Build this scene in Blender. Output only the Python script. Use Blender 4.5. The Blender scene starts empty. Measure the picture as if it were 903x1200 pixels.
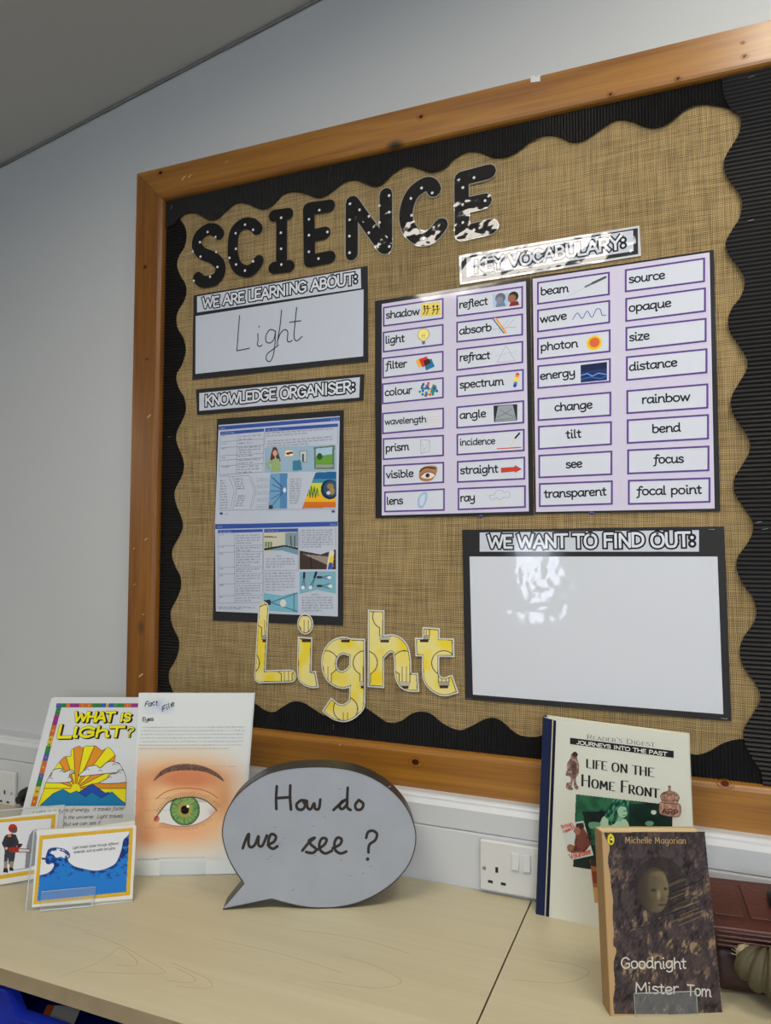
import bpy, bmesh, math, random
import numpy as np
from math import sin, cos, pi, radians, atan2, hypot
from mathutils import Vector, Matrix
from mathutils.geometry import tessellate_polygon

# ------------------------------------------------------------------ camera
W_PX, H_PX, F_PX = 903, 1200, 855.8
YAW, PITCH, ROLL = radians(-22.41), radians(2.948), radians(0.189)
DIST = 1.29                     # camera to board wall
DESK_Z = 0.75
ZC = DESK_Z + 0.5786            # camera height
CAM = Vector((0, -DIST, ZC))
FWD = Vector((sin(YAW)*cos(PITCH), cos(YAW)*cos(PITCH), sin(PITCH)))
_r = Vector((cos(YAW), -sin(YAW), 0)); _u = _r.cross(FWD)
RIGHT = _r*cos(ROLL) + _u*sin(ROLL)
UP = _u*cos(ROLL) - _r*sin(ROLL)
sc = bpy.context.scene
C = sc.collection
cd = bpy.data.cameras.new('camera'); cam = bpy.data.objects.new('camera', cd); C.objects.link(cam)
cd.sensor_fit = 'HORIZONTAL'; cd.sensor_width = 36; cd.lens = F_PX/W_PX*36
cd.clip_start = 0.05; cd.clip_end = 60
mw = Matrix((RIGHT, UP, -FWD)).transposed().to_4x4(); mw.translation = CAM
cam.matrix_world = mw
sc.camera = cam

# ------------------------------------------------------------------ light and exposure
sc.view_settings.view_transform = 'Standard'; sc.view_settings.look = 'None'
sc.view_settings.gamma = 1; sc.view_settings.use_curve_mapping = False
EXPOSURE = 0.32
sc.view_settings.exposure = EXPOSURE
LAMP = 13.5                      # emission of the ceiling panels
DAYLIGHT = 7.0                  # emission behind the window panes
wd = bpy.data.worlds.new('world'); sc.world = wd; wd.use_nodes = True
wd.node_tree.nodes['Background'].inputs[0].default_value = (.75, .85, 1, 1)
wd.node_tree.nodes['Background'].inputs[1].default_value = .6
# ceiling: slopes up to the right
CS = 0.19
def ceil_z(x): return ZC + .9638 + CS*(x+1.588)
LAMPS = [(-.62, -1.36, .80, .52), (.46, -.82, .6, .55), (.85, -3.0, .6, .6), (-3.4, -1.9, .6, .6)]  # last entry is an added lamp that brings light to the left side
WINDOWS = [(-1.26, -.92, ZC-.50, ZC+.12), (.55, 2.3, ZC-.42, ZC+1.0)]
BACK = -4.4

# ------------------------------------------------------------------ measuring helpers
def ray(px, py):
    return RIGHT*((px-W_PX/2)/F_PX) + UP*(-(py-H_PX/2)/F_PX) + FWD
class Plane:
    """a flat thing's own frame: o origin, u right, v up, n towards the room"""
    def __init__(s, o, u, v):
        s.o = Vector(o); s.u = Vector(u).normalized(); v = Vector(v)
        s.v = (v - s.u*v.dot(s.u)).normalized(); s.n = s.u.cross(s.v)
    def mat(s):
        m = Matrix((s.u, s.v, s.n)).transposed().to_4x4(); m.translation = s.o; return m
    def at(s, px, py, h=0.):
        d = ray(px, py); t = (s.o + s.n*h - CAM).dot(s.n)/d.dot(s.n)
        q = CAM + d*t - s.o
        return (q.dot(s.u), q.dot(s.v))
    def sub(s, px, py):           # same orientation, origin moved to a pixel on the plane
        a, b = s.at(px, py); return Plane(s.o + s.u*a + s.v*b, s.u, s.v)
def wallplane(y): return Plane((0, -y, ZC), (1, 0, 0), (0, 0, 1))
def leaning(x, y, rot, lean, z=DESK_Z):
    u = Vector((cos(rot), sin(rot), 0)); n = Vector((-sin(rot), cos(rot), 0))
    return Plane((x, y, z), u, n*sin(lean) + Vector((0, 0, cos(lean))))
def crop(x0, y0, s): return lambda *p: [(x0+p[i]/s, y0+p[i+1]/s) for i in range(0, len(p), 2)]

# ------------------------------------------------------------------ materials
MATS = {}
def nodes(name):
    m = bpy.data.materials.new(name); m.use_nodes = True
    nt = m.node_tree; return m, nt, nt.nodes['Principled BSDF']
def lin(c):
    c = [x/255 for x in c[:3]]
    return tuple((x/12.92 if x <= .04045 else ((x+.055)/1.055)**2.4) for x in c) + (1,)
def mat(name, col, rough=.5, metal=0, spec=.5, bump=0, bscale=40, var=0, vscale=8, coat=0, coat_r=.05):
    if name in MATS: return MATS[name]
    m, nt, b = nodes(name); N, L = nt.nodes, nt.links
    b.inputs['Base Color'].default_value = lin(col); b.inputs['Roughness'].default_value = rough
    b.inputs['Metallic'].default_value = metal; b.inputs['Specular IOR Level'].default_value = spec
    b.inputs['Coat Weight'].default_value = coat; b.inputs['Coat Roughness'].default_value = coat_r
    tc = N.new('ShaderNodeTexCoord')
    if var:
        n = N.new('ShaderNodeTexNoise'); n.inputs['Scale'].default_value = vscale; n.inputs['Detail'].default_value = 5
        r = N.new('ShaderNodeValToRGB'); c = lin(col)
        r.color_ramp.elements[0].position = .3; r.color_ramp.elements[1].position = .7
        r.color_ramp.elements[0].color = tuple(x*(1-var) for x in c[:3])+(1,)
        r.color_ramp.elements[1].color = tuple(min(1, x*(1+var)) for x in c[:3])+(1,)
        L.new(tc.outputs['Object'], n.inputs['Vector']); L.new(n.outputs['Fac'], r.inputs[0]); L.new(r.outputs[0], b.inputs['Base Color'])
    if bump:
        n = N.new('ShaderNodeTexNoise'); n.inputs['Scale'].default_value = bscale; n.inputs['Detail'].default_value = 3
        bp = N.new('ShaderNodeBump'); bp.inputs['Strength'].default_value = bump; bp.inputs['Distance'].default_value = .002
        L.new(tc.outputs['Object'], n.inputs['Vector']); L.new(n.outputs['Fac'], bp.inputs['Height']); L.new(bp.outputs[0], b.inputs['Normal'])
        if coat: L.new(bp.outputs[0], b.inputs['Coat Normal'])
    MATS[name] = m; return m
def emis(name, col, s):
    m, nt, b = nodes(name); b.inputs['Emission Color'].default_value = lin(col); b.inputs['Emission Strength'].default_value = s
    b.inputs['Base Color'].default_value = (.8, .8, .8, 1); return m
def ink_mat(name, rough, coat, crough, bump, bscale, cbump=None):
    m, nt, b = nodes(name); N, L = nt.nodes, nt.links
    a = N.new('ShaderNodeVertexColor'); a.layer_name = 'Col'; L.new(a.outputs[0], b.inputs['Base Color'])
    b.inputs['Roughness'].default_value = rough; b.inputs['Specular IOR Level'].default_value = .12
    b.inputs['Coat Weight'].default_value = coat; b.inputs['Coat Roughness'].default_value = crough
    if bump:
        g = N.new('ShaderNodeNewGeometry'); n = N.new('ShaderNodeTexNoise'); n.inputs['Scale'].default_value = bscale; n.inputs['Detail'].default_value = 1.5
        bp = N.new('ShaderNodeBump'); bp.inputs['Strength'].default_value = bump; bp.inputs['Distance'].default_value = .004
        L.new(g.outputs['Position'], n.inputs['Vector']); L.new(n.outputs['Fac'], bp.inputs['Height']); L.new(bp.outputs[0], b.inputs['Coat Normal'])
    MATS[name] = m; return m
INK = ink_mat('printed_paper', .6, 0, .1, 0, 1)
LAM = ink_mat('laminated_print', .55, 1.0, .07, .14, 14)
LAMM = ink_mat('slightly_wavy_laminate', .5, 1.0, .05, .38, 24)
LAMW = ink_mat('wrinkled_laminate', .5, 1.0, .06, .75, 30)
GLOSSY = ink_mat('glossy_cover', .5, .5, .22, .25, 30)
def acrylic():
    m = bpy.data.materials.new('clear_acrylic'); m.use_nodes = True; nt = m.node_tree; N, L = nt.nodes, nt.links
    b = N['Principled BSDF']; out = N['Material Output']; b.inputs['Base Color'].default_value = lin((206, 212, 214)); b.inputs['Roughness'].default_value = .25
    t = N.new('ShaderNodeBsdfTransparent'); t.inputs[0].default_value = (.97, .98, .98, 1)
    x = N.new('ShaderNodeMixShader'); x.inputs[0].default_value = .07; L.new(t.outputs[0], x.inputs[1]); L.new(b.outputs[0], x.inputs[2]); L.new(x.outputs[0], out.inputs[0])
    return m
ACR = acrylic()

def wood(name, light, dark, axis, knots=True, scale=1., rough=.38, coat=.35, contrast=1.):
    """grain running along the object's local axis (0 x, 2 z)"""
    m, nt, b = nodes(name); N, L = nt.nodes, nt.links
    tc = N.new('ShaderNodeTexCoord'); mp = N.new('ShaderNodeMapping')
    s = [28*scale]*3; s[axis] = 1.6*scale; mp.inputs['Scale'].default_value = s
    L.new(tc.outputs['Object'], mp.inputs[0])
    n = N.new('ShaderNodeTexNoise'); n.inputs['Scale'].default_value = 1; n.inputs['Detail'].default_value = 4; n.inputs['Distortion'].default_value = 1.2
    L.new(mp.outputs[0], n.inputs['Vector'])
    mp2 = N.new('ShaderNodeMapping'); s2 = [220*scale]*3; s2[axis] = 5*scale; mp2.inputs['Scale'].default_value = s2
    L.new(tc.outputs['Object'], mp2.inputs[0])
    n2 = N.new('ShaderNodeTexNoise'); n2.inputs['Scale'].default_value = 1; n2.inputs['Detail'].default_value = 2
    L.new(mp2.outputs[0], n2.inputs['Vector'])
    mx = N.new('ShaderNodeMix'); mx.data_type = 'FLOAT'; mx.inputs[0].default_value = .35
    L.new(n.outputs['Fac'], mx.inputs[2]); L.new(n2.outputs['Fac'], mx.inputs[3])
    r = N.new('ShaderNodeValToRGB'); r.color_ramp.elements[0].position = .5-.14/contrast; r.color_ramp.elements[1].position = .5+.14/contrast
    r.color_ramp.elements[0].color = lin(dark); r.color_ramp.elements[1].color = lin(light)
    L.new(mx.outputs[0], r.inputs[0]); last = r.outputs[0]
    if knots:
        mp3 = N.new('ShaderNodeMapping'); s3 = [7, 7, 7]; s3[axis] = 4.2; mp3.inputs['Scale'].default_value = s3
        L.new(tc.outputs['Object'], mp3.inputs[0])
        v = N.new('ShaderNodeTexVoronoi'); v.inputs['Scale'].default_value = 1; L.new(mp3.outputs[0], v.inputs['Vector'])
        kr = N.new('ShaderNodeValToRGB'); kr.color_ramp.elements[0].position = .04; kr.color_ramp.elements[1].position = .10
        kr.color_ramp.elements[0].color = (1, 1, 1, 1); kr.color_ramp.elements[1].color = (0, 0, 0, 1)
        L.new(v.outputs['Distance'], kr.inputs[0])
        m2 = N.new('ShaderNodeMixRGB'); m2.inputs[2].default_value = lin((52, 26, 10)); L.new(kr.outputs[0], m2.inputs[0]); L.new(last, m2.inputs[1]); last = m2.outputs[0]
    L.new(last, b.inputs['Base Color'])
    b.inputs['Roughness'].default_value = rough; b.inputs['Coat Weight'].default_value = coat; b.inputs['Coat Roughness'].default_value = .25
    bp = N.new('ShaderNodeBump'); bp.inputs['Strength'].default_value = .15; bp.inputs['Distance'].default_value = .001
    L.new(n2.outputs['Fac'], bp.inputs['Height']); L.new(bp.outputs[0], b.inputs['Normal'])
    MATS[name] = m; return m
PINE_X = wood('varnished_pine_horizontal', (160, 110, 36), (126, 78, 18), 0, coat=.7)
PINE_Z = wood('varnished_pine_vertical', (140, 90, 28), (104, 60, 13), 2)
BEECH = wood('maple_laminate', (187, 179, 150), (175, 166, 136), 0, knots=False, scale=.5, rough=.42, coat=.12, contrast=.7)
EDGE = mat('maple_edging', (150, 134, 104), .5, var=.1, vscale=30)

def burlap():
    m, nt, b = nodes('hessian'); N, L = nt.nodes, nt.links
    tc = N.new('ShaderNodeTexCoord')
    nw = N.new('ShaderNodeTexNoise'); nw.inputs['Scale'].default_value = 45; nw.inputs['Detail'].default_value = 2
    L.new(tc.outputs['Object'], nw.inputs['Vector'])
    sx = N.new('ShaderNodeSeparateXYZ'); L.new(tc.outputs['Object'], sx.inputs[0])
    def M(op, a, b_=None):
        n = N.new('ShaderNodeMath'); n.operation = op
        for i, v in enumerate((a, b_)):
            if v is None: continue
            if isinstance(v, (int, float)): n.inputs[i].default_value = v
            else: L.new(v, n.inputs[i])
        return n.outputs[0]
    warp = M('MULTIPLY', M('SUBTRACT', nw.outputs['Fac'], .5), .0045)
    def thread(c, p): return M('SINE', M('MULTIPLY', M('ADD', sx.outputs[c], warp), 2*pi/p))
    tx, tz = thread(0, .0026), thread(1, .0026)
    hole = M('MULTIPLY', M('ADD', tx, 1.), .5); hz = M('MULTIPLY', M('ADD', tz, 1.), .5)
    weave = M('POWER', M('MULTIPLY', M('MAXIMUM', hole, hz), 1.), 1.2)
    def streak(ax):
        mp = N.new('ShaderNodeMapping'); s = [420, 420, 420]; s[ax] = 14; mp.inputs['Scale'].default_value = s
        L.new(tc.outputs['Object'], mp.inputs[0]); n = N.new('ShaderNodeTexNoise'); n.inputs['Scale'].default_value = 1; n.inputs['Detail'].default_value = 1
        L.new(mp.outputs[0], n.inputs['Vector']); return n.outputs['Fac']
    st = M('MULTIPLY', M('ADD', streak(0), streak(1)), .5)
    f = M('ADD', M('MULTIPLY', weave, .85), M('MULTIPLY', M('SUBTRACT', st, .5), 1.1))
    big = N.new('ShaderNodeTexNoise'); big.inputs['Scale'].default_value = 4; L.new(tc.outputs['Object'], big.inputs['Vector'])
    f = M('ADD', f, M('MULTIPLY', M('SUBTRACT', big.outputs['Fac'], .5), .3))
    r = N.new('ShaderNodeValToRGB'); r.color_ramp.elements[0].position = .18; r.color_ramp.elements[1].position = .95
    r.color_ramp.elements[0].color = lin((58, 46, 28)); r.color_ramp.elements[1].color = lin((184, 160, 114))
    L.new(f, r.inputs[0]); L.new(r.outputs[0], b.inputs['Base Color']); b.inputs['Roughness'].default_value = .9; b.inputs['Specular IOR Level'].default_value = .1
    bp = N.new('ShaderNodeBump'); bp.inputs['Strength'].default_value = .5; bp.inputs['Distance'].default_value = .0008
    L.new(f, bp.inputs['Height']); L.new(bp.outputs[0], b.inputs['Normal'])
    return m
BURLAP = burlap()
WALL = mat('painted_wall', (187, 190, 190), .7, bump=.1, bscale=120)
CEIL = mat('painted_ceiling', (186, 185, 180), .85, bump=.08, bscale=90)
WHITE_PVC = mat('white_pvc', (192, 195, 198), .4)
PLATE = mat('white_socket_plastic', (200, 202, 200), .35)
BLACK = mat('black_plastic', (16, 16, 17), .45)
CORR = mat('black_corrugated_card', (13, 13, 14), .5, spec=.3)
STEEL = mat('staple_steel', (200, 200, 205), .25, metal=1)
FLOORM = mat('grey_carpet', (112, 112, 112), .95, bump=.4, bscale=400, var=.2, vscale=200)

# ------------------------------------------------------------------ object helpers
def link(name, me, parent=None, mats=None):
    o = bpy.data.objects.new(name, me); C.objects.link(o)
    if mats is not None and me is not None:
        for m in (mats if isinstance(mats, (list, tuple)) else [mats]): me.materials.append(m)
    if parent: o.parent = parent
    return o
def thing(name, label, cat, matrix=None, group=None):
    o = bpy.data.objects.new(name, None); C.objects.link(o); o.empty_display_size = .05
    if matrix is not None: o.matrix_world = matrix
    tag(o, label, cat, group); return o
def tag(o, label=None, cat=None, group=None, kind=None):
    if label: o['label'] = label
    if cat: o['category'] = cat
    if group: o['group'] = group
    if kind: o['kind'] = kind
    return o
def from_bm(name, bm, mats, parent=None, smooth=False):
    me = bpy.data.meshes.new(name); bmesh.ops.recalc_face_normals(bm, faces=bm.faces[:]); bm.to_mesh(me); bm.free()
    if smooth:
        for p in me.polygons: p.use_smooth = True
    return link(name, me, parent, mats)
def add_box(bm, x0, x1, y0, y1, z0, z1, bev=0, seg=2, M=None):
    vs = [bm.verts.new((x, y, z)) for x in (x0, x1) for y in (y0, y1) for z in (z0, z1)]
    fs = [bm.faces.new([vs[i] for i in q]) for q in ((0,1,3,2),(4,6,7,5),(0,4,5,1),(2,3,7,6),(0,2,6,4),(1,5,7,3))]
    if bev:
        es = list({e for f in fs for e in f.edges})
        r = bmesh.ops.bevel(bm, geom=es, offset=bev, segments=seg, affect='EDGES', profile=.5)
        vs = list({v for f in r['faces'] for v in f.verts} | {v for v in vs if v.is_valid})
    if M is not None:
        for v in vs: v.co = M @ v.co
    return vs
def box(name, x0, x1, y0, y1, z0, z1, m, parent=None, bev=0, seg=2):
    bm = bmesh.new(); add_box(bm, x0, x1, y0, y1, z0, z1, bev, seg); return from_bm(name, bm, m, parent)
def prism(name, pts, z0, z1, m, parent=None, bev=0):
    """outline in local xy, thickness in local z"""
    bm = bmesh.new(); n = len(pts)
    lo = [bm.verts.new((p[0], p[1], z0)) for p in pts]; hi = [bm.verts.new((p[0], p[1], z1)) for p in pts]
    bm.faces.new(lo[::-1]); top = bm.faces.new(hi)
    for i in range(n): bm.faces.new((lo[i], lo[(i+1) % n], hi[(i+1) % n], hi[i]))
    if bev: bmesh.ops.bevel(bm, geom=list(top.edges), offset=bev, segments=2, affect='EDGES')
    return from_bm(name, bm, m, parent)
def add_tube(bm, pts, rad, seg=8, closed=False):
    pts = [Vector(p) for p in pts]; n = len(pts); rings = []
    if not isinstance(rad, (list, tuple)): rad = [rad]*n
    for i, p in enumerate(pts):
        d = (pts[min(i+1, n-1)] - pts[max(i-1, 0)]).normalized()
        a = d.cross(Vector((0, 0, 1)));
        if a.length < .1: a = d.cross(Vector((0, 1, 0)))
        a.normalize(); b = d.cross(a)
        rings.append([bm.verts.new(p + (a*cos(2*pi*k/seg) + b*sin(2*pi*k/seg))*rad[i]) for k in range(seg)])
    for i in range(n-1):
        for k in range(seg): bm.faces.new((rings[i][k], rings[i][(k+1) % seg], rings[i+1][(k+1) % seg], rings[i+1][k]))
    bm.faces.new(rings[0][::-1]); bm.faces.new(rings[-1])

def smooth_path(pts, n=5, closed=False):
    out = []; m = len(pts)
    if m < 3: return list(pts)
    for i in range(m if closed else m-1):
        p0 = pts[(i-1) % m] if (closed or i > 0) else pts[0]; p1 = pts[i]; p2 = pts[(i+1) % m]
        p3 = pts[(i+2) % m] if (closed or i+2 < m) else pts[-1]
        for k in range(n):
            t = k/n
            out.append(tuple(.5*((2*p1[j]) + (-p0[j]+p2[j])*t + (2*p0[j]-5*p1[j]+4*p2[j]-p3[j])*t*t + (-p0[j]+3*p1[j]-3*p2[j]+p3[j])*t**3) for j in (0, 1)))
    if not closed: out.append(tuple(pts[-1]))
    return out

# ------------------------------------------------------------------ print: thin coloured shapes lying on a plane
class Ink:
    def __init__(s, P): s.P = P; s.v = []; s.f = []; s.c = []; s.k = 0
    def at(s, pts): return [s.P.at(*p) for p in pts]
    def raw(s, pts, faces, col, z):
        b = len(s.v); s.k = (s.k+1) % 24; z = z + s.k*4e-6
        s.v += [(p[0], p[1], z) for p in pts]
        for f in faces: s.f.append(tuple(b+i for i in f)); s.c.append(col)
    def poly(s, px, col, z=.0002, local=False):
        q = px if local else s.at(px)
        tr = tessellate_polygon([[Vector((a[0], a[1], 0)) for a in q]])
        fs = []
        for t in tr:
            a, b_, c = (q[i] for i in t)
            fs.append(t if (b_[0]-a[0])*(c[1]-a[1])-(b_[1]-a[1])*(c[0]-a[0]) > 0 else t[::-1])
        s.raw(q, fs, col, z)
    def disc(s, c, r, col, z=.0002, n=14, ry=None, local=False):
        c = c if local else s.P.at(*c); ry = ry or r
        s.raw([(c[0]+r*cos(2*pi*i/n), c[1]+ry*sin(2*pi*i/n)) for i in range(n)], [tuple(range(n))], col, z)
    def line(s, pts, w, col, z=.0002, cap='r', smooth=False, local=False, pen=None, closed=False):
        q = list(pts) if local else s.at(pts)
        if len(q) == 1: return s.disc(q[0], w*.66, col, z, local=True)
        if smooth: q = smooth_path(q, 5, closed)
        if closed: q = q+[q[0]]
        n = len(q); segs = []; cur = [q[0]]
        for i in range(1, n):
            cur.append(q[i])
            if i < n-1:
                a = atan2(q[i][1]-q[i-1][1], q[i][0]-q[i-1][0]); b = atan2(q[i+1][1]-q[i][1], q[i+1][0]-q[i][0])
                if abs((b-a+pi) % (2*pi)-pi) > .7: segs.append(cur); cur = [q[i]]
        segs.append(cur)
        def wid(d):
            if not pen: return w
            return w*(pen[0] + (1-pen[0])*abs(d[0]*sin(pen[1])-d[1]*cos(pen[1])))
        for si, g in enumerate(segs):
            V = []; m = len(g)
            for i in range(m):
                a = g[max(i-1, 0)]; b = g[min(i+1, m-1)]; L = hypot(b[0]-a[0], b[1]-a[1]) or 1e-9
                d = ((b[0]-a[0])/L, (b[1]-a[1])/L); h = wid(d)/2; x, y = g[i]
                if cap == 's' and ((i == 0 and si == 0) or (i == m-1 and si == len(segs)-1)):
                    e = h if i else -h; x += d[0]*e; y += d[1]*e
                V += [(x-d[1]*h, y+d[0]*h), (x+d[1]*h, y-d[0]*h)]
            s.raw(V, [(2*i, 2*i+1, 2*i+3, 2*i+2) for i in range(m-1)], col, z)
            if not pen:
                if si < len(segs)-1: s.disc(g[-1], w/2, col, z, 10, local=True)
                if cap == 'r':
                    if si == 0: s.disc(g[0], w/2, col, z, 10, local=True)
                    if si == len(segs)-1: s.disc(g[-1], w/2, col, z, 10, local=True)
    def frame(s, quad, w, col, z=.0002):
        """mitred border just inside a quad of local points TL TR BR BL"""
        q = quad; c = (sum(p[0] for p in q)/4, sum(p[1] for p in q)/4)
        inn = [(p[0]+(w if p[0] < c[0] else -w), p[1]+(w if p[1] < c[1] else -w)) for p in q]
        s.raw(list(q)+inn, [((i+1) % 4, i, 4+i, 4+(i+1) % 4) for i in range(4)], col, z)
    def text(s, string, p0, p1, w, col, z=.0003, h=None, font=None, pen=None, cap='r', slant=0, local=False, small=None, serif=0, wobble=0, under=None):
        """p0, p1 ends of the baseline; h = height of lower-case x"""
        a = p0 if local else s.P.at(*p0); b = p1 if local else s.P.at(*p1)
        tot = 0
        for ch in string:
            k = small if (small and ch.islower()) else 1
            tot += GL.get(ch.upper() if (small and ch.islower()) else ch, GL['n'])[0]*k
        L = hypot(b[0]-a[0], b[1]-a[1]); sx = L/tot; sy = h if h else sx
        dx, dy = (b[0]-a[0])/L, (b[1]-a[1])/L; x = 0; rnd = random.Random(len(string))
        for ch in string:
            k = 1
            if small and ch.islower(): k = small; ch = ch.upper()
            adv, st = GL.get(ch, GL['n']); jy = rnd.uniform(-1, 1)*wobble
            for kind, pts in st:
                q = []
                for X, Y in pts:
                    X = (X*.86+.07 if serif else X)*k + Y*k*slant; Y = Y*k + jy
                    lx = (x+X)*sx; ly = Y*sy
                    q.append((a[0]+dx*lx-dy*ly, a[1]+dy*lx+dx*ly))
                ww = w*(1 if k == 1 else .9)
                if under: s.line(q, ww+under[0], under[1], z-.00020, cap=cap, smooth=(kind == 's'), local=True)
                s.line(q, ww, col, z, cap=cap, smooth=(kind == 's'), local=True, pen=pen)
                if serif and kind == 'l' and len(pts) > 1:
                    for e in {pts[0], pts[-1]}:
                        X = (e[0]*.86+.07)*k; Y = e[1]*k
                        if abs(Y % (1.45*k)) > .08 and abs(Y-1.45*k) > .08 and abs(Y-1) > .05: continue
                        lx = (x+X)*sx; ly = (Y+jy)*sy; e2 = serif/2
                        s.line([(a[0]+dx*(lx-e2)-dy*ly, a[1]+dy*(lx-e2)+dx*ly), (a[0]+dx*(lx+e2)-dy*ly, a[1]+dy*(lx+e2)+dx*ly)], w*.35, col, z, cap='b', local=True)
            x += adv*k
    def greek(s, p0, p1, h, col=(70, 74, 84), z=.0003, seed=0, fill=1., w=.00035):
        """a line of print far too small to read: rows of tiny strokes in word-sized runs"""
        a = s.P.at(*p0); b = s.P.at(*p1); L = hypot(b[0]-a[0], b[1]-a[1])*fill; rnd = random.Random(seed*31+int(p0[1]*7))
        D_ = hypot(b[0]-a[0], b[1]-a[1]); dx, dy = (b[0]-a[0])/D_, (b[1]-a[1])/D_; x = 0
        while x < L:
            wl = rnd.uniform(1.5, 6)*h*.9; e = min(x+wl, L); t = x
            V = []
            while t < e:
                hh = h*(1 if rnd.random() < .75 else 1.4); ww = w*rnd.uniform(.7, 1.3)
                c = [(t, 0), (t+ww, 0), (t+ww, hh), (t, hh)]
                s.raw([(a[0]+dx*X-dy*Y, a[1]+dy*X+dx*Y) for X, Y in c], [(0, 1, 2, 3)], col, z)
                if rnd.random() < .38:
                    yy = rnd.choice((0, .45, .85))*h; c = [(t, yy), (t+h*.6, yy), (t+h*.6, yy+w*.8), (t, yy+w*.8)]
                    s.raw([(a[0]+dx*X-dy*Y, a[1]+dy*X+dx*Y) for X, Y in c], [(0, 1, 2, 3)], col, z)
                t += h*.62
            x = e + h*1.2
    def canvas(s, cv, z=.0003):
        H, Wd = cv.X.shape[0]-1, cv.X.shape[1]-1
        a = np.array(s.P.at(0, 0)); # map all grid corners with the ray formula, vectorised
        d = [np.array(v) for v in (RIGHT, UP, FWD)]
        D_ = ((cv.X[..., None]-W_PX/2)/F_PX)*d[0] + (-(cv.Y[..., None]-H_PX/2)/F_PX)*d[1] + d[2]
        o, n, u, v = (np.array(q) for q in (s.P.o, s.P.n, s.P.u, s.P.v)); cm = np.array(CAM)
        t = ((o-cm)@n)/(D_@n); Q = cm + D_*t[..., None] - o
        A, B = Q@u, Q@v; b0 = len(s.v); zz = z
        idx = -np.ones(A.shape, int); keep = cv.mask[:, :]
        need = np.zeros(A.shape, bool); need[:-1, :-1] |= keep; need[1:, :-1] |= keep; need[:-1, 1:] |= keep; need[1:, 1:] |= keep
        idx[need] = np.arange(need.sum()) + b0
        s.v += [(float(p), float(q), zz) for p, q in zip(A[need], B[need])]
        r, c = np.nonzero(keep)
        for i, j in zip(r.tolist(), c.tolist()):
            s.f.append((int(idx[i+1, j]), int(idx[i+1, j+1]), int(idx[i, j+1]), int(idx[i, j])))
        s.c += [tuple(x) for x in np.clip(cv.rgb[keep], 0, 255).tolist()]
    def build(s, name, parent, m=None, label=None):
        me = bpy.data.meshes.new(name); me.from_pydata(s.v, [], s.f)
        ca = me.color_attributes.new('Col', 'FLOAT_COLOR', 'CORNER')
        ln = np.array([len(f) for f in s.f]); c = np.array([x[:3] for x in s.c], float)/255
        c = np.where(c <= .04045, c/12.92, ((c+.055)/1.055)**2.4)
        c = np.concatenate([c, np.ones((len(c), 1))], 1)
        ca.data.foreach_set('color', np.repeat(c, ln, axis=0).astype(np.float32).ravel())
        o = link(name, me, parent, m or INK)
        if label: o['label'] = label
        return o
def sheet(name, P, px, col, parent, m=None, th=.0006, z0=0., label=None):
    """a solid slab of card or paper cut to the measured outline, coloured through its Col layer"""
    q = [P.at(*p) for p in px]
    bm = bmesh.new(); lo = [bm.verts.new((a, b, z0)) for a, b in q]; hi = [bm.verts.new((a, b, z0+th)) for a, b in q]
    n = len(q); bm.faces.new(lo[::-1]); bm.faces.new(hi)
    for i in range(n): bm.faces.new((lo[i], lo[(i+1) % n], hi[(i+1) % n], hi[i]))
    bmesh.ops.recalc_face_normals(bm, faces=bm.faces[:])
    me = bpy.data.meshes.new(name); bm.to_mesh(me); bm.free()
    ca = me.color_attributes.new('Col', 'FLOAT_COLOR', 'CORNER'); c = lin(col)
    for d in ca.data: d.color = c
    o = link(name, me, parent, m or INK)
    if label: o['label'] = label
    return o

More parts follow.
